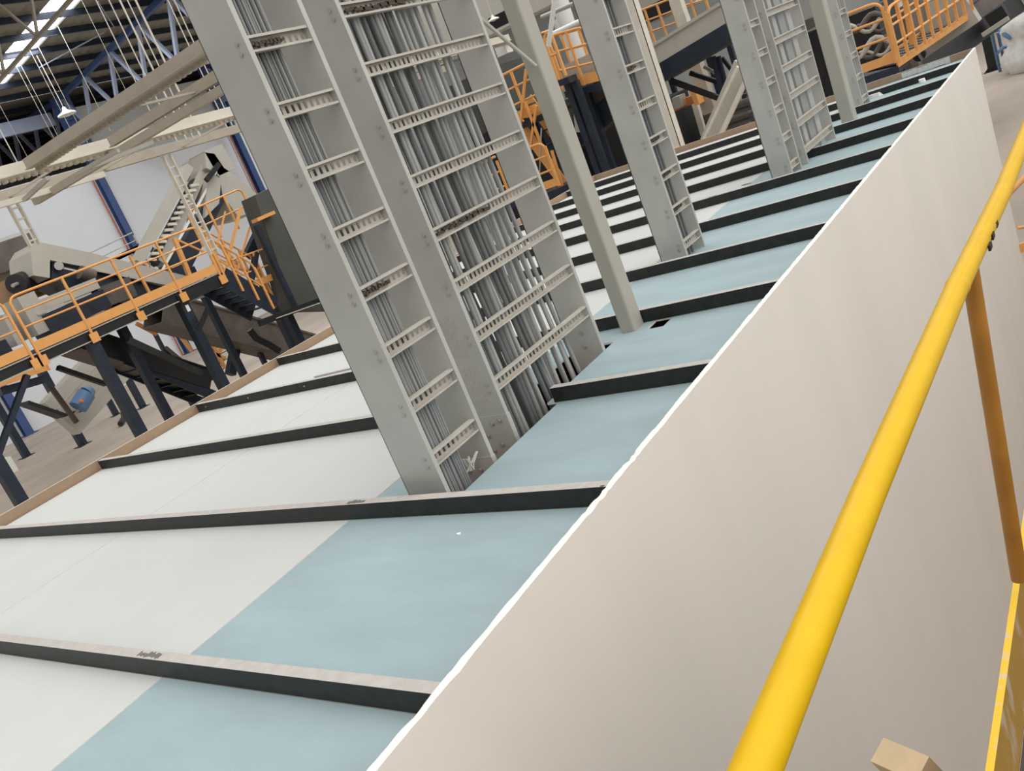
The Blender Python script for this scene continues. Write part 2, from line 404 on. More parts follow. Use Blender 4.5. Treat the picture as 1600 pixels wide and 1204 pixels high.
bundle(6, 2.12, 2.42, -1.27, .016, 'thick cables on the broadest ladder', 'thick grey cable behind the rungs of the broadest ladder', [cable_d, cable_m, cable_d], wob=.010, flare=.12)
bundle(5, 2.62, 2.86, -1.19, .014, 'thick cables on the broadest ladder', 'thick grey cable behind the rungs of the broadest ladder', [cable_m, cable_l], wob=.010, flare=.08)
bundle(6, 5.15, 5.36, -1.335, .013, 'dark cables on the slim wide-railed ladder', 'dark cable on the slim ladder with the wide near rail', [cable_d], z0=.01, wob=.002)
bundle(4, 7.76, 7.94, -1.20, .022, 'grey cables on the narrow middle-distance ladder', 'grey cable on the narrow ladder in the middle distance', [cable_l, cable_m], z0=.01, z1=2.9, wob=.002)
bundle(4, 11.5, 11.75, -1.26, .028, 'grey cables on the farthest ladder', 'grey cable on the farthest ladder', [cable_m], z0=.01, z1=2.6, wob=.002)
for i, (y, wd) in enumerate(((8.36, .17), (8.60, .13), (8.86, .22), (9.14, .17))):
    mb = MB(); mb.box((-1.185, y - wd / 2, .005), (-1.15, y + wd / 2, 2.9)); mb.box((-1.19, y - wd / 2 - .01, .005), (-1.185, y + wd / 2 + .01, 2.9))
    tag(mb.build('flat_cable_duct', cable_l if i % 2 else cable_m), 'flat grey cable duct on the farther broad ladder', 'cable duct', 'flat ducts on the farther broad ladder')
# brown ties and debris caught in a few rungs
def tie(x, ya, yb, z, label):
    mb = MB(); n = 9; a = None
    for i in range(n):
        y = ya + (yb - ya) * i / n; mb.bar((x, y, z + random.uniform(-.008, .008)), (x, y + (yb - ya) / n * 1.2, z + random.uniform(-.01, .01)), .012, .010 + .012 * random.random())
    tag(mb.build('cable_tie', tag_m), label, 'cable tie')
xa = -1.095
tie(xa, 1.40, 1.60, .214 + P_ * 7, 'dark ties in the upper rung of the nearest narrow ladder')
tie(xa, 1.40, 1.60, .214 + P_ * 3 - .005, 'dark ties in the middle rung of the nearest narrow ladder')
tie(-1.14, 2.12, 2.62, .296 + P_ * 3, 'dark ties in a rung halfway up the broadest ladder')
tie(-1.14, 2.12, 2.72, .296 + P_ * 7, 'dark ties in the highest visible rung of the broadest ladder')
for i in (1, 2, 3, 5): tie(-1.295, 5.18, 5.36, .13 + P_ * i, ['', 'dark ties in the second rung from the foot of the slim ladder', 'dark ties in the third rung from the foot of the slim ladder', 'dark ties in the fourth rung from the foot of the slim ladder', '', 'dark ties in the sixth rung from the foot of the slim ladder'][i])
mb = MB()
for i in range(9): mb.bar(V((-1.15, 1.66, .0)) + V((random.uniform(-.02, .02), random.uniform(-.03, .03), 0)), V((-1.13, 1.68, .075)) + V((random.uniform(-.03, .03), random.uniform(-.05, .05), 0)), .012, .003)
tag(mb.build('plastic_scrap', white_m), 'crumpled white plastic scrap at the foot of the nearest narrow ladder', 'plastic')

# ------------------------------------------------------------------ posts
def post(label, xc, yc, sx, sy, z1, r=.018, m=post_m, z0=0.001):
    mb = MB(); pts = []
    for cx, cy, a0 in ((1, 1, 0), (-1, 1, 90), (-1, -1, 180), (1, -1, 270)):
        for k in range(4):
            a = math.radians(a0 + k * 30); pts.append((cx * (sx / 2 - r) + r * math.cos(a), cy * (sy / 2 - r) + r * math.sin(a)))
    n = len(pts); vs = [(xc + a, yc + b, z) for z in (z0, z1) for a, b in pts]
    mb.add(vs, [(i, (i + 1) % n, n + (i + 1) % n, n + i) for i in range(n)]); mb.add(vs, [tuple(range(n))[::-1], tuple(range(n, 2 * n))])
    return tag(mb.build('square_post', m), label, 'post')
post('grey square steel post standing on the blue board beyond the broadest ladder', -1.075, 3.575, .115, .15, 3.2)
post('farther grey square steel post, between the broad ladder and the farthest ladder', -1.135, 10.40, .16, .20, 2.8)
mb = MB(); mb.tube([(-1.023, 3.460, 1.815), (-1.363, 3.300, 2.471)], .0125, 12)
tag(mb.build('round_brace', post_m), 'thin grey round brace running diagonally onto the nearest square post', 'brace')
mb = MB(); mb.tube([(-1.147, 3.900, 1.924), (-0.971, 3.900, 2.195)], .016, 12)
tag(mb.build('round_brace', white_m), 'pale upright round brace just right of the nearest square post', 'brace')

# ------------------------------------------------------------------ yellow railing, landing and timber by the camera
t = thing('stair_railing', 'yellow pipe handrail running up the right side close to the camera', 'railing', (1.585, .45, .04))
mb = MB(); mb.tube([(1.582, -1.25, 1.0), (1.5825, -.94, .995), (1.574, -.47, .98), (1.580, .30, .972), (1.582, .46, .968), (1.597, .96, .968), (1.607, 2.2, .965)], [.0212, .0212, .0212, .0212, .0212, .0212, .0212], 20)
hr = part(t, 'handrail', mb, yel)
mb = MB(); mb.tube([(1.580, .285, .972), (1.580, .30, .972), (1.580, .315, .972)], [.0214, .0228, .0214], 20, caps=False); o = mb.build('weld_bead', yel); o.parent = hr
for (yy, dz) in ((.62, -.004), (.70, -.002), (.56, -.008)):
    mb = MB(); a = -20; c = V((1.588 + .0195, yy, .968 + dz)); mb.box(c - V((.002, .016, .006)), c + V((.003, .014, .006))); o = mb.build('scuff_mark', scuff); o.parent = hr
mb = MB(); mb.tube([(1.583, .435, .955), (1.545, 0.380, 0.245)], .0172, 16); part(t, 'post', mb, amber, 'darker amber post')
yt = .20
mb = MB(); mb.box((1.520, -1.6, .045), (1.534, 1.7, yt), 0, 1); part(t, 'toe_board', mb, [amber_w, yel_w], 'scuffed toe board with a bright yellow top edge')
mb = MB(); t2 = thing('landing_grating', 'dark steel grating landing beside the yellow toe board', 'grating', (1.95, 0, .0))
mb.box((1.56, -3.0, .018), (4.6, 1.7, .026))  # plate carried far out of view to darken the lower right wall
for i in range(22): mb.box((1.56, -1.6 + i * .15, .026), (2.6, -1.594 + i * .15, .046))
for i in range(25): mb.box((1.56 + i * .042, -1.6, .026), (1.564 + i * .042, 1.7, .046))
part(t2, 'bearing_bars', mb, grate_m); mb = MB(); mb.box((1.536, -1.6, -.06), (1.56, 1.7, .048)); part(t2, 'edge_angle', mb, grate_m)
t3 = thing('stair_railing', 'orange railing of the lower flight, seen past the far end of the yellow handrail', 'railing', (2.2, 5.6, -2.4))
mb = MB(); mb.tube([(1.010, 5.600, -0.194), (1.368, 5.900, 0.041)], .02, 10); part(t3, 'handrail', mb, orange)
mb = MB(); mb.tube([(1.019, 5.600, -0.455), (1.276, 5.800, -0.531)], .012, 8); part(t3, 'mid_rail', mb, orange)
mb = MB(); mb.bar((1.007, 5.600, -0.611), (1.263, 5.800, -0.611), .02, .07); part(t3, 'toe_board', mb, orange)
mb = MB(); mb.tube([(1.185, 5.700, -0.076), (1.231, 5.700, -2.361)], .02, 8); part(t3, 'post', mb, orange)
# timber leaning in the gap between wall and landing
a = V((1.311, 0.010, 0.050)); b = V((1.506, 0.256, -0.750))
mb = MB(); d = (b - a).normalized()
mb.bar(a, b, .115, .06, up=(.2, .6, .8))
tag(mb.build('timber_offcut', wood), 'rough end of a pale pine timber at the bottom edge, between wall and yellow rail', 'timber')

# ------------------------------------------------------------------ hall shell
def struct(mb, name, m): o = mb.build(name, m); o['kind'] = 'structure'; return o
mb = MB(); mb.box((-95, -12, FZ - .1), (30, 88, FZ)); struct(mb, 'floor', floor_m)
WX = -57.6; WZ = 15.13
RZ = lambda x: WZ + .073 * (min(x, 10) - WX)
mb = MB(); mb.box((WX - .3, -12, FZ), (WX - .12, 88, 9.9)); struct(mb, 'wall_far_left', wall_m)
mb = MB(); mb.box((WX - .32, 36.1, 9.9), (WX - .14, 88, 13.9)); struct(mb, 'wall_far_left_upper', wall_g)
mb = MB(); mb.box((-95, 85.6, FZ), (30, 85.9, 21)); struct(mb, 'wall_far_back', wall_g)
mb = MB(); mb.box((-95, -12, FZ), (-94.8, 85.6, 18)); struct(mb, 'wall_second_hall', wall_g)
mb = MB(); mb.box((4.9, -12, FZ), (5.2, 60, .5)); struct(mb, 'wall_shade_right', wall_g)  # unseen low wall, added to shade the lower face of the control room
# corrugated roof sheets with one translucent strip
def sheet(x0, x1, y0, y1, dz=0):
    mb = MB(); n = max(2, int((y1 - y0) / .35)); pr = []
    for i in range(n + 1):
        pr.append((y0 + (y1 - y0) * i / n, .08 if i % 2 else 0))
    k = len(pr); vs = [(x, y, RZ(x) + dz + h) for x in (x0, x1) for y, h in pr]
    mb.add(vs, [(i, i + 1, k + i + 1, k + i) for i in range(k - 1)]); return mb
struct(sheet(WX, 10, 30.77, 85.5), 'ceiling', roof_m)
struct(sheet(WX, -24, 7.6, 28.7), 'ceiling_near', roof_m)
mb = MB(); mb.add([(-94.7, -2, 17.2), (WX, -2, WZ), (WX, 85.5, WZ), (-94.7, 85.5, 17.2)], [(0, 1, 2, 3)])
struct(mb, 'ceiling_second_hall', roof_m)
struct(sheet(WX, 10, 28.7, 30.77, .01), 'trim_skylight', day)
for i in range(28):
    x = -56.3 + i * 2.45
    mb = MB(); mb.bar((x, 7.6 if x < -24 else 28.8, RZ(x) - .19), (x, 85.5, RZ(x) - .19), .12, .34)
    tag(mb.build('ceiling_purlin', navy), 'dark roof purlin running the length of the hall under the sheeting', 'purlin', 'hall roof purlins')
for i in range(9):
    x = -60.5 - i * 3.6; z = WZ + (WX - x) * .0558 - .2
    mb = MB(); mb.bar((x, -1, z), (x, 85, z), .13, .34)
    tag(mb.build('ceiling_purlin', navy), 'dark purlin under the roof of the second hall beyond the white wall', 'purlin', 'second hall roof purlins')
# columns and lattice trusses
for y, lb in ((22.65, 'blue wall column whose foot shows under the orange platform at the left edge'), (35.75, 'blue wall column standing clear on the white wall, left of the steep conveyor'),
              (48.85, 'blue wall column just left of the nearest cable ladder'), (61.9, 'blue wall column farther along the white wall, behind the ladders')):
    t = thing('hall_column', lb, 'column', (WX + .17, y, FZ)); mb = MB(); x = WX - .10; h = .27
    mb.box((x, y - h, FZ), (x + .03, y + h, 14.7)); mb.box((x + .43, y - h, FZ), (x + .46, y + h, 14.7)); mb.box((x + .03, y - .02, FZ), (x + .43, y + .02, 14.7)); part(t, 'shaft', mb, blue_c)
    mb = MB(); mb.box((x, y - .45, FZ), (x + .7, y + .45, FZ + .05)); part(t, 'base_plate', mb, blue_c)
    if y > 30:
        mb = MB(); mb.box((x, y - .60, 10.9), (x + .6, y - .33, 14.7)); mb.box((x, y + .33, 10.9), (x + .6, y + .60, 14.7))
        for z in (11, 12, 13, 14): mb.box((x + .47, y - .33, z), (x + .6, y + .33, z + .2))
        part(t, 'head_bracket', mb, blue_c)
for y, nm in ((35.2, 'blue wall column left of the steep conveyor'), (48.3, 'blue wall column nearest the first cable ladder')):
    mb = MB(); mb.tube([(WX + .10, y, FZ), (WX + .10, y, 9.7)], .06, 6)
    tag(mb.build('fire_pipe', red_m), 'thin faded red pipe beside the ' + nm, 'pipe')
def truss(y, x0, x1, zt, zb, step, label, m=truss_m, mc=blue_c, s=1.65):
    t = thing('roof_truss', label, 'truss', (x0, y, zb(x0)))
    mb = MB(); mb.bar((x0, y, zt(x0)), (x1, y, zt(x1)), .20 * s, .20 * s); part(t, 'top_chord', mb, mc)
    mb = MB(); mb.bar((x0, y, zb(x0)), (x1, y, zb(x1)), .18 * s, .18 * s); part(t, 'bottom_chord', mb, m)
    n = int(abs(x1 - x0) / step); st = (x1 - x0) / n
    for i in range(n):
        a = x0 + i * st
        for q0, q1 in (((a, y, zt(a)), (a + st * .5, y, zb(a + st * .5))), ((a + st * .5, y, zb(a + st * .5)), (a + st, y, zt(a + st)))):
            mb = MB(); mb.bar(q0, q1, .13 * s, .13 * s); part(t, 'web_member', mb, m)
zt = lambda x: RZ(x) - .55; zb = lambda x: 12.0 + .030 * (x + 51)
truss(35.75, WX + .3, -27, zt, zb, 3.65, 'pale blue lattice roof truss carried by the left high blue column')
truss(48.85, WX + .3, -8, zt, zb, 3.65, 'farther lattice roof truss on the next blue column, mostly hidden by the ladders')
zn = lambda x: 12.65 + .076 * (x + 34.1)
truss(22.65, WX + .3, -26, lambda x: zn(x) + 2.7, zn, 3.65, 'near lattice roof truss crossing below the bright skylight strip', beamb, beamb, .85)
truss(35.75, WX - .7, -84, lambda x: 14.5 + (WX - x) * .045, lambda x: 12.1 + (WX - x) * .03, 3.15, 'lattice truss of the second hall seen over the white wall')
mb = MB(); mb.bar((WX - .9, 15, 13.6), (WX - .9, 35.2, 13.6), .35, .9); tag(mb.build('eaves_beam', truss_m), 'pale blue beam along the top of the white wall at the left edge', 'beam')
for (x0, y0, x1, y1), lb in zip(((-51, 31.5, -47, 34), (-46.5, 34.5, -42.5, 31.3), (-41.6, 31.5, -37.6, 34.5)), ('left', 'middle', 'right')):
    mb = MB(); mb.tube([(x0, y0, RZ(x0) - .42), (x1, y1, RZ(x1) - .42)], .04, 6); tag(mb.build('sag_rod', truss_m), lb + 'most of three thin diagonal rods between the roof purlins' if lb != 'middle' else 'middle one of three thin diagonal rods between the roof purlins', 'rod', 'roof sag rods')
# hanger rods and high-bay lamps
def hanger(x, y, z0, label, r=.016, m=beamc, grp=None):
    mb = MB(); mb.tube([(x, y, z0), (x, y, RZ(x))], r, 6); return tag(mb.build('hanger_rod', m), label, 'rod', grp)
for i, p in enumerate(((-12.600, 9.492, 6.226), (-12.600, 9.711, 6.203), (-12.600, 9.869, 6.186), (-12.600, 10.029, 6.169), (-12.600, 10.049, 5.930), (-12.600, 10.739, 6.095), (-12.600, 10.884, 6.079))):
    hanger(p[0], p[1], 3.55, 'cream hanger rod rising from the overhead cable tray to the roof', .012 if i != 1 else .018, grp='tray hanger rods')
for i, p in enumerate(((-40.000, 28.575, 14.873), (-48.000, 29.604, 15.190), (-48.000, 30.198, 15.099), (-50.000, 29.559, 14.599), (-50.000, 29.857, 14.547), (-55.000, 30.257, 13.776), (-45.000, 29.978, 13.118))):
    hanger(p[0], p[1], 9.6, 'thin hanging cable dropping from the roof at the upper left', .017, beamb, 'hanging lamp cables')
def lamp(p, s, label):
    t = thing('pendant_lamp', label, 'lamp', p); mb = MB(); p = V(p)
    mb.tube([p + V((0, 0, .22 * s)), p + V((0, 0, .10 * s)), p + V((0, 0, 0)), p - V((0, 0, .05 * s))], [.05 * s, .09 * s, .30 * s, .32 * s], 16); part(t, 'lamp_shade', mb, lampw)
    mb = MB(); mb.tube([p - V((0, 0, .02)), p - V((0, 0, .10 * s))], [.12 * s, .08 * s], 10); part(t, 'bulb', mb, white_m)
    mb = MB(); z = RZ(p[0]); mb.tube([p + V((0, 0, .2 * s)), (p[0], p[1], z)], .012 * max(1, s), 6); part(t, 'cord', mb, beamc)
lamp((-49.000, 30.475, 11.862), 1.75, 'pale pendant lamp hanging before the roof truss at the upper left')
lamp((-15.000, 11.000, 4.458), .55, 'white pendant lamp hanging below the overhead trays')
lamp((-16.000, 8.294, 4.264), .3, 'small white lamp at the left edge under the overhead tray')

# overhead cable trays
def tray(label, p_near, p_far, width, n, side, h=.13, name='overhead_cable_tray', mats=(beamc, beamb), step=.3, start=0.):
    a = V(p_near); b = V(p_far); s = V(side) * width
    t = thing(name, label, 'cable tray', a)
    for q, m in ((V((0, 0, 0)), mats[0]), (s, mats[1])):
        mb = MB(); mb.bar(a + q, b + q, .05, h); mb.bar(a + q - V((0, 0, h / 2)), b + q - V((0, 0, h / 2)), .12, .015); part(t, 'side_rail', mb, m)
    d = (b - a).normalized(); L = (b - a).length
    r0 = None
    for i in range(int(L / step)):
        o = d * (i * step + .1)
        if r0 is None: mb = MB(); mb.bar(a + o - V((0, 0, .04)), a + o + s - V((0, 0, .04)), .05, .03); r0 = part(t, 'rung', mb, mats[0])
        else: copy_part(r0, 'rung', t, d * (i * step))
    mb = MB(); o = a - V((0, 0, h / 2)) + V(side) * .07; n = int(L / .06); vs = []      # castellated lower edge, one strip
    for i in range(n):
        for dd in (i * .06, i * .06 + .058):
            z = -.065 if i % 2 else -.02
            vs += [o + d * dd, o + d * dd + V((0, 0, z)), o + d * dd + V(side) * .09, o + d * dd + V(side) * .09 + V((0, 0, z))]
    m_ = len(vs) // 4
    mb.add(vs, [f for i in range(m_ - 1) for f in ((4 * i, 4 * i + 4, 4 * i + 5, 4 * i + 1), (4 * i + 2, 4 * i + 3, 4 * i + 7, 4 * i + 6), (4 * i + 1, 4 * i + 5, 4 * i + 7, 4 * i + 3))])
    part(t, 'comb_strip', mb, mats[0])
    return t
tray('wide cream cable tray running overhead along the hall behind the ladders', (-11.45, -1, 3.66), (-11.45, 20, 3.66), 2.4, 60, (-1, 0, 0), h=.17, step=1.9)
mb = MB(); mb.bar((-5.8, 7.32, 3.47), (-14.3, 7.32, 3.47), .12, .12); tag(mb.build('support_beam', beamb), 'taupe beam running parallel below the taupe overhead tray', 'beam')
mb = MB(); mb.bar((-13.6, 5.2, 3.5), (-13.6, 8.4, 3.5), .1, .1); tag(mb.build('support_beam', beamc), 'short cream cross beam under the wide overhead tray at the left edge', 'beam')
tray('taupe cable tray crossing overhead from the nearest ladder to the left', (-5.5, 5.85, 3.66), (-11.3, 5.85, 3.66), 1.46, 20, (0, 1, 0), h=.15, mats=(beamb, beamb), step=1.6)
mb = MB(); mb.bar((-7.508, 6.633, 3.950), (-10.338, 7.250, 3.950), .035, .035); tag(mb.build('brace_rod', beamc), 'cream brace rod rising beside the taupe overhead tray', 'rod')
mb = MB(); mb.bar((-10.058, 7.174, 3.300), (-10.810, 6.464, 3.300), .06, .06); tag(mb.build('tray_strut', mach), 'grey strut between the overhead trays', 'strut')
mb = MB(); mb.bar((-9.928, 6.465, 3.300), (-11.197, 6.391, 3.300), .05, .05); mb.bar((-10.658, 5.693, 3.300), (-12.228, 6.049, 3.300), .06, .06); tag(mb.build('tray_strut', mach), 'grey pair of struts under the left end of the overhead trays', 'strut')
def vladder(x, y, wd, z0, z1, label, m=beamc):
    t = thing('drop_cable_ladder', label, 'cable ladder', (x, y, z0)); 
    for q in (0, wd): mb = MB(); mb.box((x - .05, y + q - .015, z0), (x + .05, y + q + .015, z1)); part(t, 'side_rail', mb, m)
    n = int((z1 - z0) / .2); r0 = None
    for i in range(n):
        if r0 is None: mb = MB(); mb.box((x, y, z0 + .08), (x + .03, y + wd, z0 + .11)); r0 = part(t, 'rung', mb, m)
        else: copy_part(r0, 'rung', t, (0, 0, .2 * i))
vladder(-13.9, 6.62, .17, 2.72, 3.55, 'small cable ladder dropping from the overhead tray onto the grey conveyor head')
vladder(-13.9, 9.98, .17, 1.4, 3.55, 'long cable ladder dropping from the overhead tray behind the inclined conveyor')

# ------------------------------------------------------------------ railings, stairs, conveyors
def railing(label, p0, p1, h, posts, mids=(.36, .68), toe=True, m=orange, r=.03, foot=.22, ends=(True, True), name='guard_railing', cat='railing', toe_h=.20, vert=None):
    a = V(p0); b = V(p1); up = V((0, 0, 1)); t = thing(name, label, cat, a)
    path = []
    if ends[0]: path += [a] + rounded(a, a + up * h, b + up * h, .22)
    else: path += [a + up * h]
    if ends[1]: path += rounded(a + up * h, b + up * h, b, .22) + [b]
    else: path += [b + up * h]
    part(t, 'top_rail', MB().tube(path, r, 8), m)
    for f in mids: part(t, 'mid_rail', MB().tube([a + up * h * f, b + up * h * f], r * .8, 8), m)
    if toe: part(t, 'toe_board', MB().bar(a + up * (toe_h * .5 + .02), b + up * (toe_h * .5 + .02), .02, toe_h), m)
    d = (b - a).normalized()
    for i in range(posts):
        f = i / (posts - 1); q = a + (b - a) * f
        p = part(t, 'post', MB().bar(q - up * foot, q + up * (h - (.1 if i in (0, posts - 1) else 0)), .055, .055, up=(0, 1, 0)), m)
        if foot > .1:
            pb = MB(); pb.bar(q - up * (foot + .12) + V((.05, 0, 0)), q - up * (foot - .12) + V((.05, 0, 0)), .22, .02, up=(1, 0, 0)); pb.build('post_foot', m).parent = p
    return t
def stair(label, p0, p1, wdir, width, n, m=navy, mt=black, name='steel_stair', depth=.26):
    a = V(p0); b = V(p1); wv = V(wdir) * width; t = thing(name, label, 'stair', a)
    for q in (V((0, 0, 0)), wv): part(t, 'stringer', MB().bar(a + q, b + q, .04, depth), m)
    h = V((b - a)); h.z = 0; hd = h.normalized() * .26
    for i in range(n):
        c = a + (b - a) * ((i + .5) / n)
        mb = MB(); mb.prof(c - hd * .5, c + hd * .5, [(-.5 * 0, -.015), (1, -.015), (1, .015), (0, .015)], wv, (0, 0, 1)); part(t, 'tread', mb, mt)
    return t
def conveyor(label, p0, p1, wdir, width, h_top=.35, h_bot=.35, m_top=mach, m_bot=navy, legs=(), legm=navy, name='belt_conveyor', pulley=True):
    a = V(p0); b = V(p1); wv = V(wdir) * width; t = thing(name, label, 'conveyor', a)
    d = (b - a).normalized(); u = d.cross(V(wdir)).normalized()
    if u.z < 0: u = -u
    for q, nm in ((V((0, 0, 0)), 'side_frame'), (wv, 'side_frame')):
        mb = MB(); s = V(wdir) * .04
        o = h_top
        pts = [(0, 0), (.04, 0), (.04, o * .78), (.10, o * .86), (.10, o), (-.02, o), (-.02, o * .9), (0, o * .8)]
        mb.prof(a + q, b + q, pts, V(wdir) * (-1 if nm == 'x' else -1), u); fr = part(t, nm, mb, m_top)
        mb = MB(); mb.prof(a + q, b + q, [(-.01, -h_bot), (.05, -h_bot), (.05, 0), (-.01, 0)], V(wdir) * -1, u); part(t, 'lower_frame', mb, m_bot)
    mb = MB(); mb.prof(a, b, [(0, h_top * .45), (1, h_top * .45), (1, h_top * .5), (0, h_top * .5)], wv, u); part(t, 'belt', mb, belt)
    mb = MB(); mb.prof(a, b, [(0, -h_bot), (1, -h_bot), (1, -h_bot + .04), (0, -h_bot + .04)], wv, u); part(t, 'bottom_pan', mb, mach_d)
    if pulley:
        for q in (a, b): part(t, 'pulley', MB().tube([q + wv * .05 + u * h_top * .3, q + wv * .95 + u * h_top * .3], .15, 14), black)
    for f, w0 in legs:
        q = a + (b - a) * f + wv * w0 - u * h_bot; part(t, 'leg', MB().bar(q, (q.x, q.y, FZ), .16, .16, up=(0, 1, 0)), legm)
    return t
def leg(x, y, z1, label, s=.20, m=navy, grp=None, brace=None, z0=FZ):
    t = thing('support_leg', label, 'leg', (x, y, z0), grp)
    part(t, 'shaft', MB().box((x - s / 2, y - s / 2, z0), (x + s / 2, y + s / 2, z1)), m)
    mb = MB(); mb.box((x - s * .95, y - s * .95, z0), (x + s * .95, y + s * .95, z0 + .03))
    for k in (-1, 1): mb.add([(x + k * s / 2, y - .01, z0 + .03), (x + k * s * .9, y - .01, z0 + .03), (x + k * s / 2, y - .01, z0 + .22), (x + k * s / 2, y + .01, z0 + .03), (x + k * s * .9, y + .01, z0 + .03), (x + k * s / 2, y + .01, z0 + .22)], [(0, 1, 2), (5, 4, 3), (0, 3, 4, 1), (1, 4, 5, 2)])
    part(t, 'foot_plate', mb, m); return t
def beam(p0, p1, w_, h_, m, name, label, cat, grp=None):
    return tag(MB().bar(p0, p1, w_, h_).build(name, m), label, cat, grp)

# --- left: the long orange and navy sorting platform, front face at x = -19
t = thing('sorting_platform', 'long navy sorting platform with orange guard rails, left of the roof', 'platform', (-19, 9, FZ))
mb = MB(); mb.bar((-19.05, 2, .70), (-19.05, 13.7, .70), .10, .28); part(t, 'edge_beam', mb, black)
mb = MB(); mb.bar((-18.99, 2, .82), (-18.99, 13.7, .82), .06, .03); mb.bar((-18.99, 2, .565), (-18.99, 13.7, .565), .08, .025); part(t, 'beam_flange', mb, mach)
mb = MB(); mb.box((-23.4, 2, .66), (-19.1, 13.6, .80)); part(t, 'deck', mb, black)
mb = MB(); mb.bar((-22.8, 2, .62), (-22.8, 13.7, .62), .12, .30); part(t, 'rear_beam', mb, navy)
railing('orange guard rail on the front edge of the sorting platform, three tall bays', (-18.95, 8.12, .84), (-18.95, 13.6, .84), 1.36, 5, mids=(.46, .72), toe_h=.23, foot=.22, r=.03)
railing('orange guard rail of the platform cut by the left edge of the photo', (-18.95, 3.4, .84), (-18.95, 7.95, .84), 1.36, 4, mids=(.46, .72), toe_h=.23, foot=.22, r=.03)
railing('orange guard rail on the rear edge of the sorting platform', (-22.9, 10.4, .80), (-22.9, 14.2, .80), 1.1, 5, mids=(.5,), toe_h=.2, foot=.0, r=.035)
leg(-19.1, 9.45, .56, 'front navy leg of the sorting platform, foot hidden by the left parapet', .26)
leg(-19.1, 12.2, .56, 'second front navy leg of the platform with a pale sticker near its top', .26)
tag(MB().box((-18.968, 12.17, .22), (-18.962, 12.27, .40)).build('leg_sticker', white_m), 'small pale sticker near the top of the second front platform leg', 'sticker')
leg(-19.1, 6.2, .56, 'front navy leg of the platform at the left edge of the photo', .26)
leg(*(-42.233, 18.466, -5.000)[:2], -.4, 'slim navy rear leg standing clear on the floor under the platform', .36)
leg(*(-48.481, 18.310, -5.000)[:2], -1.0, 'far dark leg left of the slim rear platform leg', .36)
leg(*(-43.745, 23.054, -5.000)[:2], .0, 'rear dark leg right of the blue motor', .3)
leg(*(-20.500, 11.113, -2.011)[:2], .55, 'dark leg ending just above the left parapet, right of the front leg', .22)
leg(*(-43.098, 21.823, -5.000)[:2], .5, 'farther thin dark leg behind the platform', .28)
leg(*(-46.152, 22.706, -5.000)[:2], .5, 'farthest thin dark leg in front of the white wall base', .28)
def brace(p0, p1, label, m=black, w_=.16): beam(p0, p1, w_, .12, m, 'diagonal_brace', label, 'brace')
brace((-19.100, 7.706, 0.461), (-19.100, 6.268, -0.860), 'long diagonal brace at the left edge, under the platform', navy, .16)
brace((-19.100, 10.340, 0.226), (-19.100, 11.768, -1.410), 'upper diagonal brace meeting the second front platform leg', black)
brace((-21.000, 9.307, 0.216), (-21.000, 10.221, -0.709), 'brace joining the front platform leg from the left', black)
brace((-22.000, 9.363, -0.241), (-22.000, 9.494, -1.380), 'brace below the platform beside the slim rear leg', mach_d, .1)
brace((-21.000, 12.293, -0.544), (-21.000, 12.783, -1.573), 'grey inner brace beside the second front platform leg', mach_d, .09)
brace((-18.600, 12.524, 0.097), (-18.600, 11.956, -0.305), 'short dark strut under the stair head', black, .08)
brace((-22.000, 11.458, 0.063), (-22.000, 10.911, -0.896), 'thick dark stanchion between the two front platform legs', black, .3)
# hopper under the platform with the blue motor
t = thing('discharge_chute', 'brown grey inclined chute under the platform carrying a blue motor', 'chute', (-37.110, 16.400, -3.236))
mb = MB(); mb.bar((-37.110, 19.875, -1.266), (-37.110, 15.788, -2.753), 2.0, .7, up=(1, 0, 0)); part(t, 'chute_body', mb, mach)
mb = MB(); mb.bar((-35.950, 19.229, -1.564), (-35.950, 15.787, -2.800), .12, .10, up=(1, 0, 0)); mb.bar((-35.950, 18.880, -0.924), (-35.950, 15.429, -2.243), .10, .10, up=(1, 0, 0)); part(t, 'chute_edge', mb, beamb)
mb = MB(); mb.bar((-36.240, 14.498, -1.426), (-36.240, 15.565, -2.586), .8, .16); mb.bar((-36.240, 15.565, -2.586), (-36.240, 16.522, -2.768), .6, .12); part(t, 'pan', mb, black)
t = thing('drive_motor', 'blue electric drive motor at the foot of the inclined chute', 'motor', (-35.660, 16.572, -2.242))
mb = MB(); mb.tube([(-35.660, 16.110, -2.506), (-35.660, 16.714, -2.157)], .38, 16); part(t, 'motor_body', mb, motor_m)
mb = MB(); mb.tube([(-35.660, 16.753, -2.145), (-35.660, 17.010, -2.084)], [.34, .2], 16); part(t, 'end_cap', mb, motor_m)
mb = MB(); mb.tube([(-35.230, 16.126, -2.294), (-35.160, 16.168, -2.263)], .09, 10); part(t, 'terminal_box', mb, orange_d)
beam((-38.000, 14.601, -0.688), (-38.000, 16.701, -1.019), .35, .35, navy, 'lower_beam', 'low navy beam under the left end of the platform', 'beam')
railing('low orange toe rail on the beam under the left end of the platform', (-37.500, 14.492, -0.493), (-37.500, 16.690, -0.710), .5, 2, mids=(), toe=True, toe_h=.26, r=.05, foot=0.0)
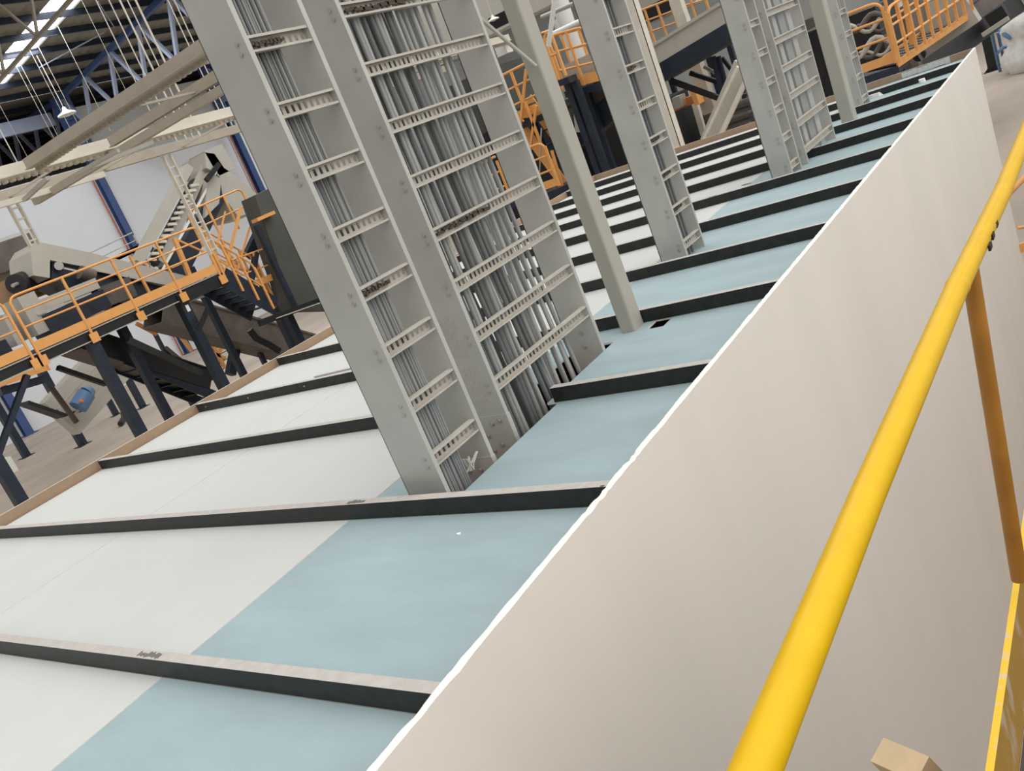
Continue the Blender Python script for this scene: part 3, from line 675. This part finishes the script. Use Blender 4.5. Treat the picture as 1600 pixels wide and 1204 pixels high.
# machinery behind the platform rail
def block(p, s, m, name, label, cat, bev=None):
    x, y, z = p; return tag(MB().box((x - s[0] / 2, y - s[1] / 2, z), (x + s[0] / 2, y + s[1] / 2, z + s[2])).build(name, m), label, cat)
t = thing('belt_conveyor', 'grey hooded conveyor head behind the orange platform rail, sloping down to the right', 'conveyor', (-23.5, 12, FZ))
def xpoly(pts, x0, x1, m, p, name):
    mb = MB(); n = len(pts); vs = [(x, y, z) for x in (x0, x1) for _, y, z in pts]
    mb.add(vs, [tuple(range(n)), tuple(range(n, 2 * n))[::-1]] + [(i, n + i, n + (i + 1) % n, (i + 1) % n) for i in range(n)]); return part(p, name, mb, m) if p else mb
hp = [(-22.000, 10.959, 3.397), (-22.000, 12.028, 2.754), (-22.000, 13.608, 1.723), (-22.000, 15.388, 0.562), (-22.000, 15.048, 0.210), (-22.000, 13.373, 1.316), (-22.000, 11.961, 2.274), (-22.000, 11.042, 2.830), (-22.000, 10.797, 2.393), (-22.000, 10.425, 2.605), (-22.000, 10.689, 3.212)]
xpoly(hp, -22.0, -23.4, mach, t, 'hood')
dk = [(-22.100, 11.141, 2.781), (-22.100, 11.999, 2.244), (-22.100, 14.657, 0.513), (-22.100, 13.634, 0.444), (-22.100, 11.712, 1.371), (-22.100, 10.863, 2.353)]
xpoly(dk, -22.12, -23.3, navy, t, 'side_panel')
part(t, 'guard_strip', MB().bar((-21.950, 11.915, 2.240), (-21.950, 14.598, 0.590), .05, .07), mach, 'pale strip')
part(t, 'bearing', MB().tube([(-21.950, 11.162, 2.606), (-22.100, 11.241, 2.613)], .12, 12), bolt_m); part(t, 'motor', MB().tube([(-21.700, 11.479, 2.245), (-21.700, 11.768, 2.005)], .20, 12), mach_d)
part(t, 'drive_rod', MB().bar((-21.850, 11.203, 2.493), (-21.850, 11.711, 2.156), .05, .05), bolt_m)
leg(-22.7, 15.4, 1.2, 'navy leg under the hooded grey conveyor', .2)
t = thing('belt_conveyor', 'grey and navy sorting conveyor standing on the platform behind the rail', 'conveyor', (-21, 9, .8))
part(t, 'cover', MB().bar((-20.600, 9.315, 1.794), (-20.600, 10.928, 1.792), .9, .28), mach)
part(t, 'side_panel', MB().bar((-20.400, 9.123, 1.308), (-20.400, 10.860, 1.353), .9, .5), navy)
part(t, 'rail_strip', MB().bar((-20.000, 9.034, 1.615), (-20.000, 10.538, 1.613), .06, .05), mach)
part(t, 'end_box', MB().bar((-20.500, 8.819, 1.664), (-20.500, 9.268, 1.671), 1.0, 1.0), mach); part(t, 'end_column', MB().bar((-20.600, 8.372, 1.527), (-20.600, 8.550, 1.520), .8, .8), mach)
part(t, 'dark_panel', MB().bar((-20.400, 7.789, 1.066), (-20.400, 8.123, 1.086), .7, .6), navy)
part(t, 'tail_panel', MB().bar((-20.600, 10.908, 1.413), (-20.600, 11.892, 1.370), .6, .55), mach_d)
t = thing('rubber_roller', 'dark rubber-lagged roller left of the hooded conveyor head', 'roller', (-22.500, 10.338, 2.563))
part(t, 'roller_drum', MB().tube([(-22.200, 9.993, 2.552), (-23.200, 10.952, 2.604)], .27, 16), belt); part(t, 'roller_shaft', MB().tube([(-21.900, 9.760, 2.537), (-23.400, 11.167, 2.609)], .05, 8), bolt_m)
crumb((-23.500, 10.301, 2.219), (1.0, .9, .55), card_m, 'cardboard_heap', 'brown heap of cardboard at the left edge behind the rail', 'cardboard')
crumb((-24.200, 11.644, 2.082), (.9, .9, .55), card_m, 'cardboard_heap', 'brown heap of cardboard under the conveyor head', 'cardboard')
block((-25.000, 11.281, 3.070), (1.4, 1.6, .8), mach_d, 'machine_housing', 'dim grey housing at the left edge below the white wall', 'machine')
block((-26.000, 11.643, 2.850), (1.6, 2.2, 1.2), wall_g, 'machine_housing', 'pale grey housing behind the brown cardboard heap', 'machine')
# steep inclined conveyor with slatted belt, and its hopper
t = thing('inclined_conveyor', 'steep pale inclined conveyor with a slatted belt, rising toward the grey hopper', 'conveyor', (-25.000, 15.023, 1.593))
a0, a1 = V((-25.000, 15.177, 1.949)), V((-25.000, 18.705, 4.352)); b0, b1 = V((-25.000, 16.075, 1.560)), V((-25.000, 20.121, 4.449))
for p, q, m, w_ in ((a0, a1, mach, .26), (V((-25.000, 15.561, 1.812)), V((-25.000, 18.837, 3.890)), beamc, .14), (V((-25.000, 15.931, 1.681)), V((-25.000, 19.842, 4.590)), mach, .30)):
    part(t, 'side_frame', MB().bar(p, q, w_ * .5 if m is beamc else .5, w_, up=(1, 0, 0) if False else (0, 1, 0)), m)
part(t, 'dark_flank', MB().bar((-24.800, 15.929, 0.980), (-24.800, 19.620, 3.498), .5, .62, up=(0, 1, 0)), navy)
part(t, 'flank_edge', MB().bar((-24.500, 15.552, 1.401), (-24.500, 19.412, 3.876), .08, .06, up=(0, 1, 0)), white_m)
for i in range(14):
    f = (i + .5) / 14; p = lerp((-24.600, 15.288, 1.861), (-24.600, 18.316, 3.774), f); q = lerp((-24.600, 15.544, 1.771), (-24.600, 18.661, 3.726), f)
    part(t, 'slat', MB().bar(p, q, .10, .09), beamc)
part(t, 'belt', MB().bar((-24.950, 15.681, 1.758), (-24.950, 18.751, 3.803), .3, .30, up=(0, 1, 0)), belt)
part(t, 'head_cover', MB().bar((-25.000, 19.362, 4.182), (-25.000, 20.220, 4.253), 1.0, .95), mach)
t = thing('feed_hopper', 'grey angular hopper and chute at the top of the steep conveyor', 'hopper', (-26.000, 20.783, 3.141))
hp = [(-24.500, 19.317, 4.613), (-24.500, 19.680, 4.477), (-24.500, 19.799, 3.919), (-24.500, 20.017, 3.669), (-24.500, 20.846, 2.397), (-24.500, 20.391, 2.078), (-24.500, 19.430, 2.172), (-24.500, 19.215, 3.041), (-24.500, 19.467, 3.766), (-24.500, 19.076, 4.107)]
xpoly(hp, -24.5, -26, mach, t, 'chute')
hp = [(-24.400, 19.078, 3.935), (-24.400, 19.367, 3.572), (-24.400, 18.825, 2.813), (-24.400, 18.015, 2.533), (-24.400, 18.397, 3.082)]
xpoly(hp, -24.38, -25.6, mach, t, 'drop_box')
part(t, 'drive', MB().bar((-24.200, 18.604, 3.673), (-24.200, 19.425, 4.069), .12, .16, up=(0, 1, 0)), black)
# zig-zag orange stair with navy steel, right of the platform
stair('navy stair descending to the right from the platform end, treads seen from below', (-19.000, 13.714, 0.679), (-19.000, 14.901, -0.696), (-1, 0, 0), 1.1, 7, depth=.55)
beam((-19.000, 12.067, 0.586), (-19.000, 13.763, 0.642), .12, .3, black, 'stair_head_beam', 'dark beam joining the platform to the stair head', 'beam')
railing('near sloping orange stair rail right of the platform', (-18.950, 13.718, 0.511), (-18.950, 14.779, -0.740), 1.4, 4, mids=(.5,), toe=False, foot=0, ends=(True, True))
railing('far sloping orange stair rail right of the platform', (-20.200, 14.685, 0.673), (-20.200, 15.924, -0.685), 1.4, 4, mids=(.5,), toe=False, foot=0, ends=(True, True))
def strut(u, label): beam(u[0], u[1], u[2], u[2], orange, 'orange_strut', label, 'strut')
for i, u in enumerate([((-21.000, 15.149, 2.147), (-21.000, 15.101, 0.448), .08), ((-21.000, 14.199, 2.171), (-21.000, 14.079, 0.830), .12), ((-21.000, 12.641, 2.147), (-21.000, 12.656, 0.929), .07),
          ((-21.000, 14.258, 2.111), (-21.000, 14.947, 1.470), .05), ((-21.000, 15.032, 2.450), (-21.000, 16.167, 0.225), .06), ((-21.000, 15.094, 1.294), (-21.000, 16.652, -0.132), .06), ((-20.000, 15.527, 2.336), (-20.000, 14.039, 0.825), .04),
          ((-20.000, 16.098, 2.266), (-20.000, 14.459, 0.630), .07), ((-20.000, 16.093, 1.649), (-20.000, 14.706, 0.374), .05), ((-21.000, 16.447, 0.824), (-21.000, 16.441, -0.948), .07), ((-21.000, 14.895, 1.467), (-21.000, 13.672, 1.428), .05)]):
    strut(u, 'orange steel %s of the stair tower, %s' % (('post', 'post', 'post', 'brace', 'long brace', 'brace', 'slim post', 'post', 'post', 'post', 'rail')[i],
          ('beneath the rail corner', 'behind the end of the platform rail', 'behind the middle of the platform rail', 'short and sloping, left side', 'crossing it from upper left', 'crossing its lower half', 'leftmost of the steep ones',
           'thick and bright in its centre', 'right of the thick bright one', 'at its lower right', 'short, pointing left')[i]))
railing('upper orange landing rail beside the dark green box', (-21.000, 14.997, 1.639), (-21.000, 17.237, 1.763), 1.1, 4, mids=(.5,), toe=False, foot=0, ends=(True, True))
railing('small orange landing rail running behind the nearest ladder', (-20.000, 14.950, -0.029), (-20.000, 16.606, -0.119), 1.0, 3, mids=(.5,), toe=True, foot=0, ends=(False, False))
t = thing('machine_cabin', 'big dark green boxy machine cabin left of the nearest ladder', 'cabin', (-22, 19, FZ))
cb = [(-19.500, 16.387, 2.451), (-19.500, 17.573, 2.530), (-19.500, 19.314, -0.532), (-19.500, 18.362, -2.024), (-19.500, 15.957, -1.102), (-19.500, 15.927, -0.832)]
xpoly(cb, -19.5, -20.2, green_box, t, 'shell')
part(t, 'corner_frame', MB().bar((-19.400, 15.861, 1.629), (-19.400, 15.876, -1.090), .14, .14, up=(0, 1, 0)), navy)
part(t, 'top_trim', MB().bar((-19.400, 15.889, 1.762), (-19.400, 16.618, 1.783), .3, .10), orange)
leg(-20.3, 16.2, -.4, 'dark leg right of the stair, just above the left parapet', .24)
leg(-22.5, 17.6, -.2, 'dark leg under the dark green cabin', .24)
beam((-19.000, 14.116, -0.927), (-19.000, 17.108, -1.226), .12, .18, black, 'cabin_beam', 'dark beam under the green cabin running behind the nearest ladder', 'beam')
beam((-18.900, 14.674, -1.015), (-18.900, 16.975, -1.283), .06, .03, mach, 'cabin_beam_flange', 'thin pale flange on the beam under the green cabin', 'beam')
beam((-21.200, 16.511, 0.849), (-21.200, 17.653, 1.619), .25, .3, navy, 'navy_column', 'navy column between stair tower and green cabin', 'column')
brace((-20.000, 15.252, 0.170), (-20.000, 15.894, 0.882), 'navy brace below the green cabin corner', navy, .2)
conveyor('long dark brown conveyor passing low behind the stair', (-25.000, 15.346, 0.353), (-25.000, 22.275, -4.781), (-1, 0, 0), 1.2, .5, .6, mach_d, mach_d, legs=((.5, .5),))
conveyor('dark conveyor under the right end of the platform', (-21.000, 10.317, 0.673), (-21.000, 13.180, -1.931), (-1, 0, 0), 1.2, .25, .35, black, black)
stair('low dark stair under the platform, treads seen as pale slats', (-21.000, 11.053, -0.324), (-21.000, 13.153, -2.605), (-1, 0, 0), 1.0, 8, depth=.3)
for i, (u) in enumerate([((-28.000, 17.112, -0.317), (-28.000, 17.434, -1.743)), ((-28.000, 18.295, -1.355), (-28.000, 18.403, -2.934)), ((-28.000, 18.631, -1.499), (-28.000, 18.176, -1.992)), ((-28.000, 19.078, -1.635), (-28.000, 18.471, -2.319)), ((-28.000, 17.922, -1.879), (-28.000, 18.601, -2.603)),
        ((-28.000, 18.323, -1.092), (-28.000, 19.552, -2.606)), ((-28.000, 18.103, -1.409), (-28.000, 18.136, -2.168)), ((-28.000, 15.912, 0.053), (-28.000, 16.440, -0.612))]):
    beam(u[0], u[1], .12, .12, orange_d if i > 4 else orange, 'orange_strut', ['rust orange sloping rail under the platform end', 'sloping orange rail of the low stair beyond the second front leg', 'short bright orange post of the low stair', 'second short bright orange post of the low stair', 'orange step edge of the low stair',
         'thin rusty rail crossing the low stair', 'thin rusty diagonal at the low stair', 'short orange bar under the middle of the platform'][i], 'strut')
stair('rusty orange low stair beyond the second front platform leg', (-28.000, 17.977, -1.355), (-28.000, 18.091, -3.069), (0, 1, 0), 1.0, 6, m=orange_d, mt=orange_d)
beam((-26.000, 18.261, -1.711), (-26.000, 17.148, -2.932), .3, .3, navy, 'navy_column', 'short navy column right of the low orange stair', 'column')
mb = MB(); mb.tube([(-22.000, 15.893, -1.323), (-22.000, 15.975, -1.658), (-22.000, 16.322, -2.043), (-22.000, 16.583, -2.396)], .12, 8); tag(mb.build('bent_duct', black), 'bent dark duct on the floor beyond the parapet, right of the low stair', 'duct')
mb = MB(); mb.tube([(-41.432, 20.284, -4.850), (-42.427, 21.134, -4.800), (-44.513, 22.255, -4.850)], .14, 8); tag(mb.build('rubber_scrap', belt), 'small black scrap on the floor beside the front platform leg', 'scrap')
block((-45.867, 15.976, -5.000), (1.0, .9, .8), white_m, 'white_sack', 'white sack on the floor at the left edge', 'sack')
railing('thin pale handrails in front of the white wall above the platform', (-30.000, 16.747, 2.561), (-30.000, 18.730, 2.726), .45, 2, mids=(.3,), toe=False, m=mach, foot=0, ends=(False, False), r=.025)

# --- beyond the far parapet, seen between the posts
t = thing('steel_column', 'pale two-tone steel column rising just beyond the far parapet', 'column', (-5.0, 13.9, FZ))
x, y = -5.22, 14.0
mb = MB(); mb.box((x, y, FZ), (x + .19, y + .012, 6)); mb.box((x + .178, y, FZ), (x + .19, y + .22, 6)); mb.box((x, y + .21, FZ), (x + .19, y + .222, 6)); part(t, 'shaft', mb, beamc)
# orange stair flight left of the square post
stair('navy and orange stair flight beyond the far left corner of the roof', (-10.299, 17.000, 1.984), (-9.340, 17.000, -0.816), (0, 1, 0), 1.0, 8, m=orange, mt=navy)
railing('orange rail at the head of the stair left of the square post', (-10.022, 16.500, 1.524), (-9.055, 16.500, 1.559), 1.1, 3, mids=(.35, .68), foot=0, ends=(True, False))
railing('orange rail lower on the stair left of the square post', (-9.732, 16.000, -0.142), (-9.054, 16.000, -0.129), 1.05, 2, mids=(.38, .70), toe_h=.18, foot=0)
railing('orange rail seen through the cables of the broadest ladder', (-11.259, 16.000, -0.162), (-10.454, 16.000, -0.101), 1.1, 2, mids=(.35, .68), toe_h=.15, foot=0, ends=(False, False))
for u, lb in ((((-9.069, 16.400, 2.535), (-9.743, 16.400, 1.440)), 'bright steep orange handrail, left of the square post'), (((-9.145, 16.400, 1.715), (-9.736, 16.400, 0.829)), 'orange upright crossing the brace left of the square post'),
           (((-9.395, 16.400, 1.905), (-9.383, 16.400, 0.767)), 'orange diagonal brace left of the square post'), (((-9.171, 16.400, 0.655), (-9.239, 16.400, -0.187)), 'orange slanting stair rail left of the square post foot')):
    beam(u[0], u[1], .055, .055, orange, 'orange_strut', lb, 'strut')
mb = MB()
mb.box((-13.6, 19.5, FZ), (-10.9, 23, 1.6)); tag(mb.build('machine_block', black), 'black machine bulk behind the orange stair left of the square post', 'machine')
block((-17.5, 27, FZ), (2.8, 2.8, 8.6), green_box, 'machine_tower', 'dark grey tower seen through the broadest ladder', 'machine')
block((-11.739, 20.000, 3.303), (.35, .3, .35), white_m, 'white_box', 'small white box on the machine left of the square post', 'box')
beam((-9.161, 16.300, 1.212), (-9.845, 16.300, -0.147), .025, .025, bolt_m, 'thin_conduit', 'thin grey conduit left of the square post', 'conduit')
# railed gantry between the square post and the slim ladder
t = railing('orange railed gantry head between the square post and the slim ladder', (-8.625, 17.000, 1.797), (-7.627, 17.000, 1.655), 1.22, 3, mids=(.36, .70), foot=0, toe_h=.22)
railing('short orange rail end beside the gantry head', (-8.368, 16.400, 2.081), (-8.163, 16.400, 2.066), 1.0, 2, mids=(.5,), toe=False, foot=0)
railing('orange rail on the far side of the gantry head', (-9.297, 18.000, 1.845), (-7.873, 18.000, 1.626), 1.25, 4, mids=(.36, .70), foot=0, toe=False)
block((-8.190, 17.600, 1.868), (.9, .8, .45), mach, 'machine_cover', 'grey cover on the gantry behind its orange rail', 'machine')
beam((-8.353, 17.000, 1.673), (-8.609, 17.000, 0.802), .20, .2, mach, 'steel_column', 'grey column under the orange gantry head', 'column')
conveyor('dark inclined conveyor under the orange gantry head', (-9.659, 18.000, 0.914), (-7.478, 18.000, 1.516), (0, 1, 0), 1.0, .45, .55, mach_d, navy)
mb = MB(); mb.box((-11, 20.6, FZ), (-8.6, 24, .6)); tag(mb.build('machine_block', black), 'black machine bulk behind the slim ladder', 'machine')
block((-9.703, 19.500, 0.067), (.35, .3, .42), white_m, 'white_box', 'pale control box deep in the dark machinery', 'box')
for u, lb in ((((-9.849, 19.000, 0.631), (-9.183, 19.000, 0.655)), 'small orange bar in the dark machinery, upper one'), (((-9.433, 19.000, 0.668), (-9.260, 19.000, 0.562)), 'small orange bar in the dark machinery, lower one')):
    beam(u[0], u[1], .06, .08, orange_d, 'orange_strut', lb, 'strut')
# white tanks, ducts in the background top centre
mb = MB(); mb.tube([(-12.923, 26.000, 2.603), (-12.900, 26.000, 4.194), (-12.847, 26.000, 4.799)], .28, 14); tag(mb.build('white_duct', white_m), 'white round duct rising behind the orange gantry, right one', 'duct')
mb = MB(); mb.tube([(-13.021, 26.000, 3.178), (-13.158, 26.000, 4.084)], .22, 14); tag(mb.build('white_duct', white_m), 'white round duct behind the orange gantry, left one', 'duct')
mb = MB(); mb.tube([(-12.916, 25.000, 3.637), (-11.571, 25.000, 3.628)], .10, 8); tag(mb.build('white_pipe', white_m), 'white horizontal pipe above the orange gantry', 'pipe')
mb = MB(); mb.tube([(-13.155, 25.000, 4.266), (-11.464, 25.000, 4.182)], .07, 8); tag(mb.build('grey_pipe', mach), 'grey pipe high above the orange gantry', 'pipe')
block((-20.014, 32.000, 5.202), (16, 1, 5), mach, 'grey_enclosure', 'large grey enclosure far behind the posts', 'enclosure')
lamp((-14.258, 24.000, 4.756), .6, 'pale pendant lamp seen above the brace, left of the square post')
beam((-15.676, 26.000, 4.887), (-14.424, 26.000, 4.879), .2, .4, black, 'dark_beam', 'dark beam at the top, left of the square post', 'beam')
# big inclined conveyor with pale frame and navy flank behind the slim ladder
conveyor('inclined conveyor with a pale channel frame and navy flank, behind the pale column', (-7.426, 19.000, 1.511), (-4.705, 19.000, 1.898), (0, 1, 0), 1.1, .46, .42, mach, navy)
t = thing('scaffold_frame', 'dark lattice frame under the pale and navy conveyor', 'frame', (-6.936, 19.500, -0.216))
for nm, u, w_, m in (('upright', ((-6.045, 19.500, 1.236), (-6.088, 19.500, 0.298)), .10, navy), ('upright', ((-5.966, 19.600, 1.191), (-6.007, 19.600, 0.251)), .10, navy), ('brace', ((-7.181, 19.400, 1.073), (-6.142, 19.400, 0.273)), .12, black),
                 ('brace', ((-6.826, 19.800, 1.067), (-6.222, 19.800, 0.632)), .10, black), ('brace', ((-6.482, 19.900, 1.084), (-6.256, 19.900, 0.846)), .07, mach), ('brace', ((-6.035, 20.000, 1.124), (-5.882, 20.000, 0.727)), .08, navy)):
    part(t, nm, MB().bar(u[0], u[1], w_, w_), m)
t = thing('pale_chute', 'pale steel trough leaning up against the far parapet, behind the bolted ladder pair', 'chute', (-4.846, 15.000, -0.086))
a_, b_ = (-5.104, 15.500, -0.211), (-4.005, 15.500, 0.962)
part(t, 'trough', MB().bar(a_, b_, .12, .36, up=(0, 0, 1)), mach); part(t, 'trough_edge', MB().bar((-5.084, 15.200, -0.121), (-4.016, 15.200, 0.966), .1, .05), beamc); part(t, 'trough_edge', MB().bar((-4.720, 15.200, -0.133), (-3.828, 15.200, 0.803), .1, .08), beamc)
beam((-7.506, 22.000, 1.178), (-7.477, 22.000, -0.147), .34, .34, beamb, 'steel_column', 'tan column standing under the pale and navy conveyor', 'column')
beam((-8.254, 23.000, 0.556), (-8.291, 23.000, -0.742), .16, .16, beamc, 'steel_column', 'slim cream column left of the tan one', 'column')
t = thing('sorting_machine', 'small orange machine with a pale blue part under the conveyor', 'machine', (-8.149, 22.000, 0.257))
part(t, 'frame', MB().bar((-8.520, 22.000, 0.328), (-7.634, 22.000, 0.350), .5, .22), orange_d); part(t, 'hood', MB().bar((-8.192, 21.600, 0.441), (-7.962, 21.600, 0.433), .4, .3), bolt_m); part(t, 'cap', MB().bar((-7.634, 21.600, 0.391), (-7.500, 21.600, 0.397), .4, .4), orange)
mb = MB(); mb.box((-9.5, 24.3, FZ), (-5.4, 28, -.3)); tag(mb.build('machine_block', mach_d), 'dark brown machine bulk low behind the far parapet', 'machine')
for i in range(6): beam(lerp((-5.680, 18.000, -0.364), (-5.173, 18.000, 0.270), i / 5.), lerp((-5.113, 18.000, -0.356), (-4.928, 18.000, 0.243), i / 5.), .2, .05, black if i % 2 else mach_d, 'grille_bar', 'dark grille bar behind the pale leaning trough', 'bar', 'grille bars behind the trough')
railing('orange railing behind the pale column, upper left of the conveyor', (-9.695, 24.000, 1.840), (-8.487, 24.000, 1.771), 1.3, 4, mids=(.25, .5, .75), toe=False, foot=0, ends=(False, False))
railing('orange railing above the conveyor, right of the far pale column', (-8.328, 24.000, 2.227), (-7.483, 24.000, 2.118), 1.1, 3, mids=(.5,), toe=False, foot=0, ends=(True, True))
beam((-6.692, 20.000, 2.832), (-6.659, 20.000, 1.790), .26, .26, beamc, 'steel_column', 'second pale column above the navy-flanked conveyor', 'column')
beam((-10.298, 26.000, 3.011), (-9.259, 26.000, 3.057), .3, .45, black, 'dark_beam', 'dark beam at the top between slim ladder and pale column', 'beam')
block((-10.017, 27.000, 2.780), (2.6, 1, 1.1), mach, 'machine_cover', 'pale machine cover behind the orange railing at the top', 'machine')
mb = MB(); mb.box((-9.5, 34, FZ), (-4.5, 38, 1.0)); tag(mb.build('machine_block', mach_d), 'wide dim machine bulk far behind the ladders', 'machine')
# right: orange stair, conveyor, blue trestle
railing('orange three-rail guard at the foot of the stair, right of the farthest ladder', (-2.614, 17.000, -0.062), (-1.785, 17.000, -0.062), 1.15, 2, mids=(.42, .72), toe_h=.16, foot=0, ends=(False, True))
stair('orange stair climbing away to the right beyond the far parapet', (-1.769, 17.000, -0.092), (-0.774, 20.000, 0.124), (-.7, .7, 0), 1.0, 12, m=orange, mt=mach_d, depth=.13)
railing('near orange stair rail with close posts, rising to the right', (-1.682, 16.800, -0.068), (-0.739, 19.800, 0.186), 1.0, 10, mids=(.35, .68), toe=False, foot=0, ends=(True, False))
railing('far orange stair rail behind the close-posted one', (-1.909, 18.000, 0.178), (-1.009, 21.000, 0.442), 1.0, 9, mids=(.5,), toe=False, foot=0, ends=(True, False))
beam((-1.624, 18.000, 0.071), (-1.567, 18.000, 1.034), .09, .09, orange, 'orange_strut', 'tall orange post behind the stair rail at the top right', 'strut')
beam((-1.676, 20.000, -0.062), (-0.754, 20.000, 0.221), .5, .6, mach, 'cladding_sheet', 'grey panel behind the orange stair at the top right', 'panel')
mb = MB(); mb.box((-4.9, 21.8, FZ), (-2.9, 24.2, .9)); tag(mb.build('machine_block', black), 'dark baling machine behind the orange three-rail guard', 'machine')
for i in range(7): beam((-3.282, 21.000, -0.041), (-2.469, 21.000, 0.214), .05, .05, mach, 'hose', 'grey hose', 'hose') if i < 0 else None
for i in range(6):
    mb = MB(); P0 = V((-3.290, 20.300, -0.046)) + V((0, 0, .2 * i)); P1 = V((-2.383, 20.500, 0.079)) + V((0, 0, .15 * i)); mb.tube([lerp(P0, P1, q / 10) + V((0, 0, .14 * math.sin(q * .7 + i * 1.9) - .1 * (i % 3))) for q in range(11)], .035 + .012 * (i % 3), 8)
    tag(mb.build('machine_hose', mach_d if i % 2 else mach), 'grey brown hose behind the orange three-rail guard', 'hose', 'hoses behind the three-rail guard')
block((-4.128, 27.000, 0.483), (1.6, .6, 1.7), wall_g, 'control_cabinet', 'pale grey cabinet at the top edge right of the farthest ladder', 'cabinet')
for i in range(5): mb = MB(); p = V((-3.556, 26.000, 0.380)) + V((.28 * i, 0, 0)); mb.bar(p, p + V((0, 0, 1.8)), .10, .10); tag(mb.build('machine_upright', mach_d), 'grey upright of the machine behind the cabinet at the top edge', 'upright', 'machine uprights at the top')
conveyor('inclined grey conveyor beyond the right corner of the roof, dark underneath', (-2.427, 23.000, -0.747), (-0.394, 27.000, -0.168), (0, 1, 0), 1.1, .5, .5, mach_d, black)
part_t = thing('conveyor_drive', 'grey drive housing with a dark motor at the right end of the inclined conveyor', 'machine', (-0.785, 24.000, -0.490))
part(part_t, 'housing', MB().bar((-1.014, 27.000, -0.424), (-0.411, 27.000, -0.261), .7, .9), mach); part(part_t, 'motor', MB().bar((-1.104, 25.000, -0.552), (-0.692, 25.000, -0.425), .5, .35), black); part(part_t, 'base_rail', MB().bar((-1.156, 23.800, -0.709), (-0.555, 23.800, -0.525), .12, .10), mach)
leg(*(-4.334, 50.997, -5.000)[:2], -2.2, 'black leg under the right-hand conveyor, just past the roof corner', .4, black)
t = thing('trestle_stand', 'slim blue trestle stand on the floor at the upper right', 'stand', (-3.827, 49.531, -5.000))
for nm, u in (('leg', ((-3.896, 49.678, -5.000), (-3.766, 48.500, -2.864))), ('leg', ((-3.904, 52.069, -5.000), (-3.741, 50.500, -3.201))), ('cross_bar', ((-3.735, 48.500, -3.985), (-3.691, 50.500, -3.985))), ('cross_bar', ((-3.697, 50.500, -4.015), (-3.195, 50.500, -4.043))), ('cross_bar', ((-3.752, 48.500, -2.930), (-2.969, 48.800, -2.965)))):
    part(t, nm, MB().tube(list(u), .075, 8), motor_m)
mb = MB(); c = V((-1.750, 47.993, -5.000)); n = 14; rows = 7; vs = []
for r in range(rows + 1):
    zz = r / rows * 2.8; rad = 1.6 * (1 + .12 * math.sin(r * 1.3)) * (1 - .5 * max(0, r / rows - .75) / .25)
    for k in range(n):
        a = 6.283 * k / n; rr = rad * (1 + .08 * math.sin(k * 2.7 + r)); vs.append((c.x + rr * math.cos(a), c.y + rr * math.sin(a), FZ + .01 + zz))
mb.add(vs, [(r * n + k, r * n + (k + 1) % n, (r + 1) * n + (k + 1) % n, (r + 1) * n + k) for r in range(rows) for k in range(n)], 0, True); mb.add(vs, [tuple(range(rows * n, rows * n + n))])
tag(mb.build('bulk_bag', bag_m), 'big crumpled white bulk bag at the upper right edge', 'bag')
mb = MB(); mb.tube([(-3.307, 47.500, -2.788), (-3.071, 47.200, -3.077), (-2.916, 47.200, -3.373)], [.08, .18, .10], 8); tag(mb.build('blue_strap', cyan_m), 'blue strap hanging on the white bulk bag', 'strap')

def gantry(label, p0, p1, dy, z1=FZ):
    a = V(p0); b = V(p1); t = thing('gantry_deck', label, 'platform', a)
    part(t, 'deck', MB().prof(a - V((0, 0, .04)), b - V((0, 0, .04)), [(0, -.14), (1, -.14), (1, 0), (0, 0)], (0, dy, 0), (0, 0, 1)), navy)
    for q in (lerp(a, b, .12), lerp(a, b, .88)):
        part(t, 'leg', MB().bar(q + V((0, dy * .8, -.18)), (q.x, q.y + dy * .8, FZ), .14, .14, up=(0, 1, 0)), navy)
gantry('navy deck carrying the orange railed gantry head', (-8.694, 17.000, 1.806), (-7.597, 17.000, 1.645), 1.0)
gantry('navy deck at the head of the stair left of the square post', (-10.063, 16.500, 1.522), (-9.023, 16.500, 1.548), 1.0)
gantry('navy landing deck low on the stair left of the square post', (-9.779, 16.000, -0.160), (-9.021, 16.000, -0.139), 1.0)
gantry('navy deck seen through the cables of the broadest ladder', (-11.310, 16.000, -0.182), (-10.419, 16.000, -0.111), 1.0)
gantry('navy deck of the railing behind the pale column', (-9.746, 24.000, 1.821), (-8.450, 24.000, 1.757), 1.2)
gantry('navy deck under the orange railing above the conveyor', (-8.370, 24.000, 2.225), (-7.448, 24.000, 2.104), 1.2)
gantry('navy landing under the orange three-rail guard', (-2.642, 17.000, -0.077), (-1.766, 17.000, -0.081), 1.0)
gantry('narrow navy deck carrying the thin pale handrails before the white wall', (-30.000, 16.688, 2.556), (-30.000, 18.781, 2.709), .8)
gantry('small navy deck under the short orange rail end beside the gantry head', (-8.404, 16.400, 2.079), (-8.128, 16.400, 2.068), .4)
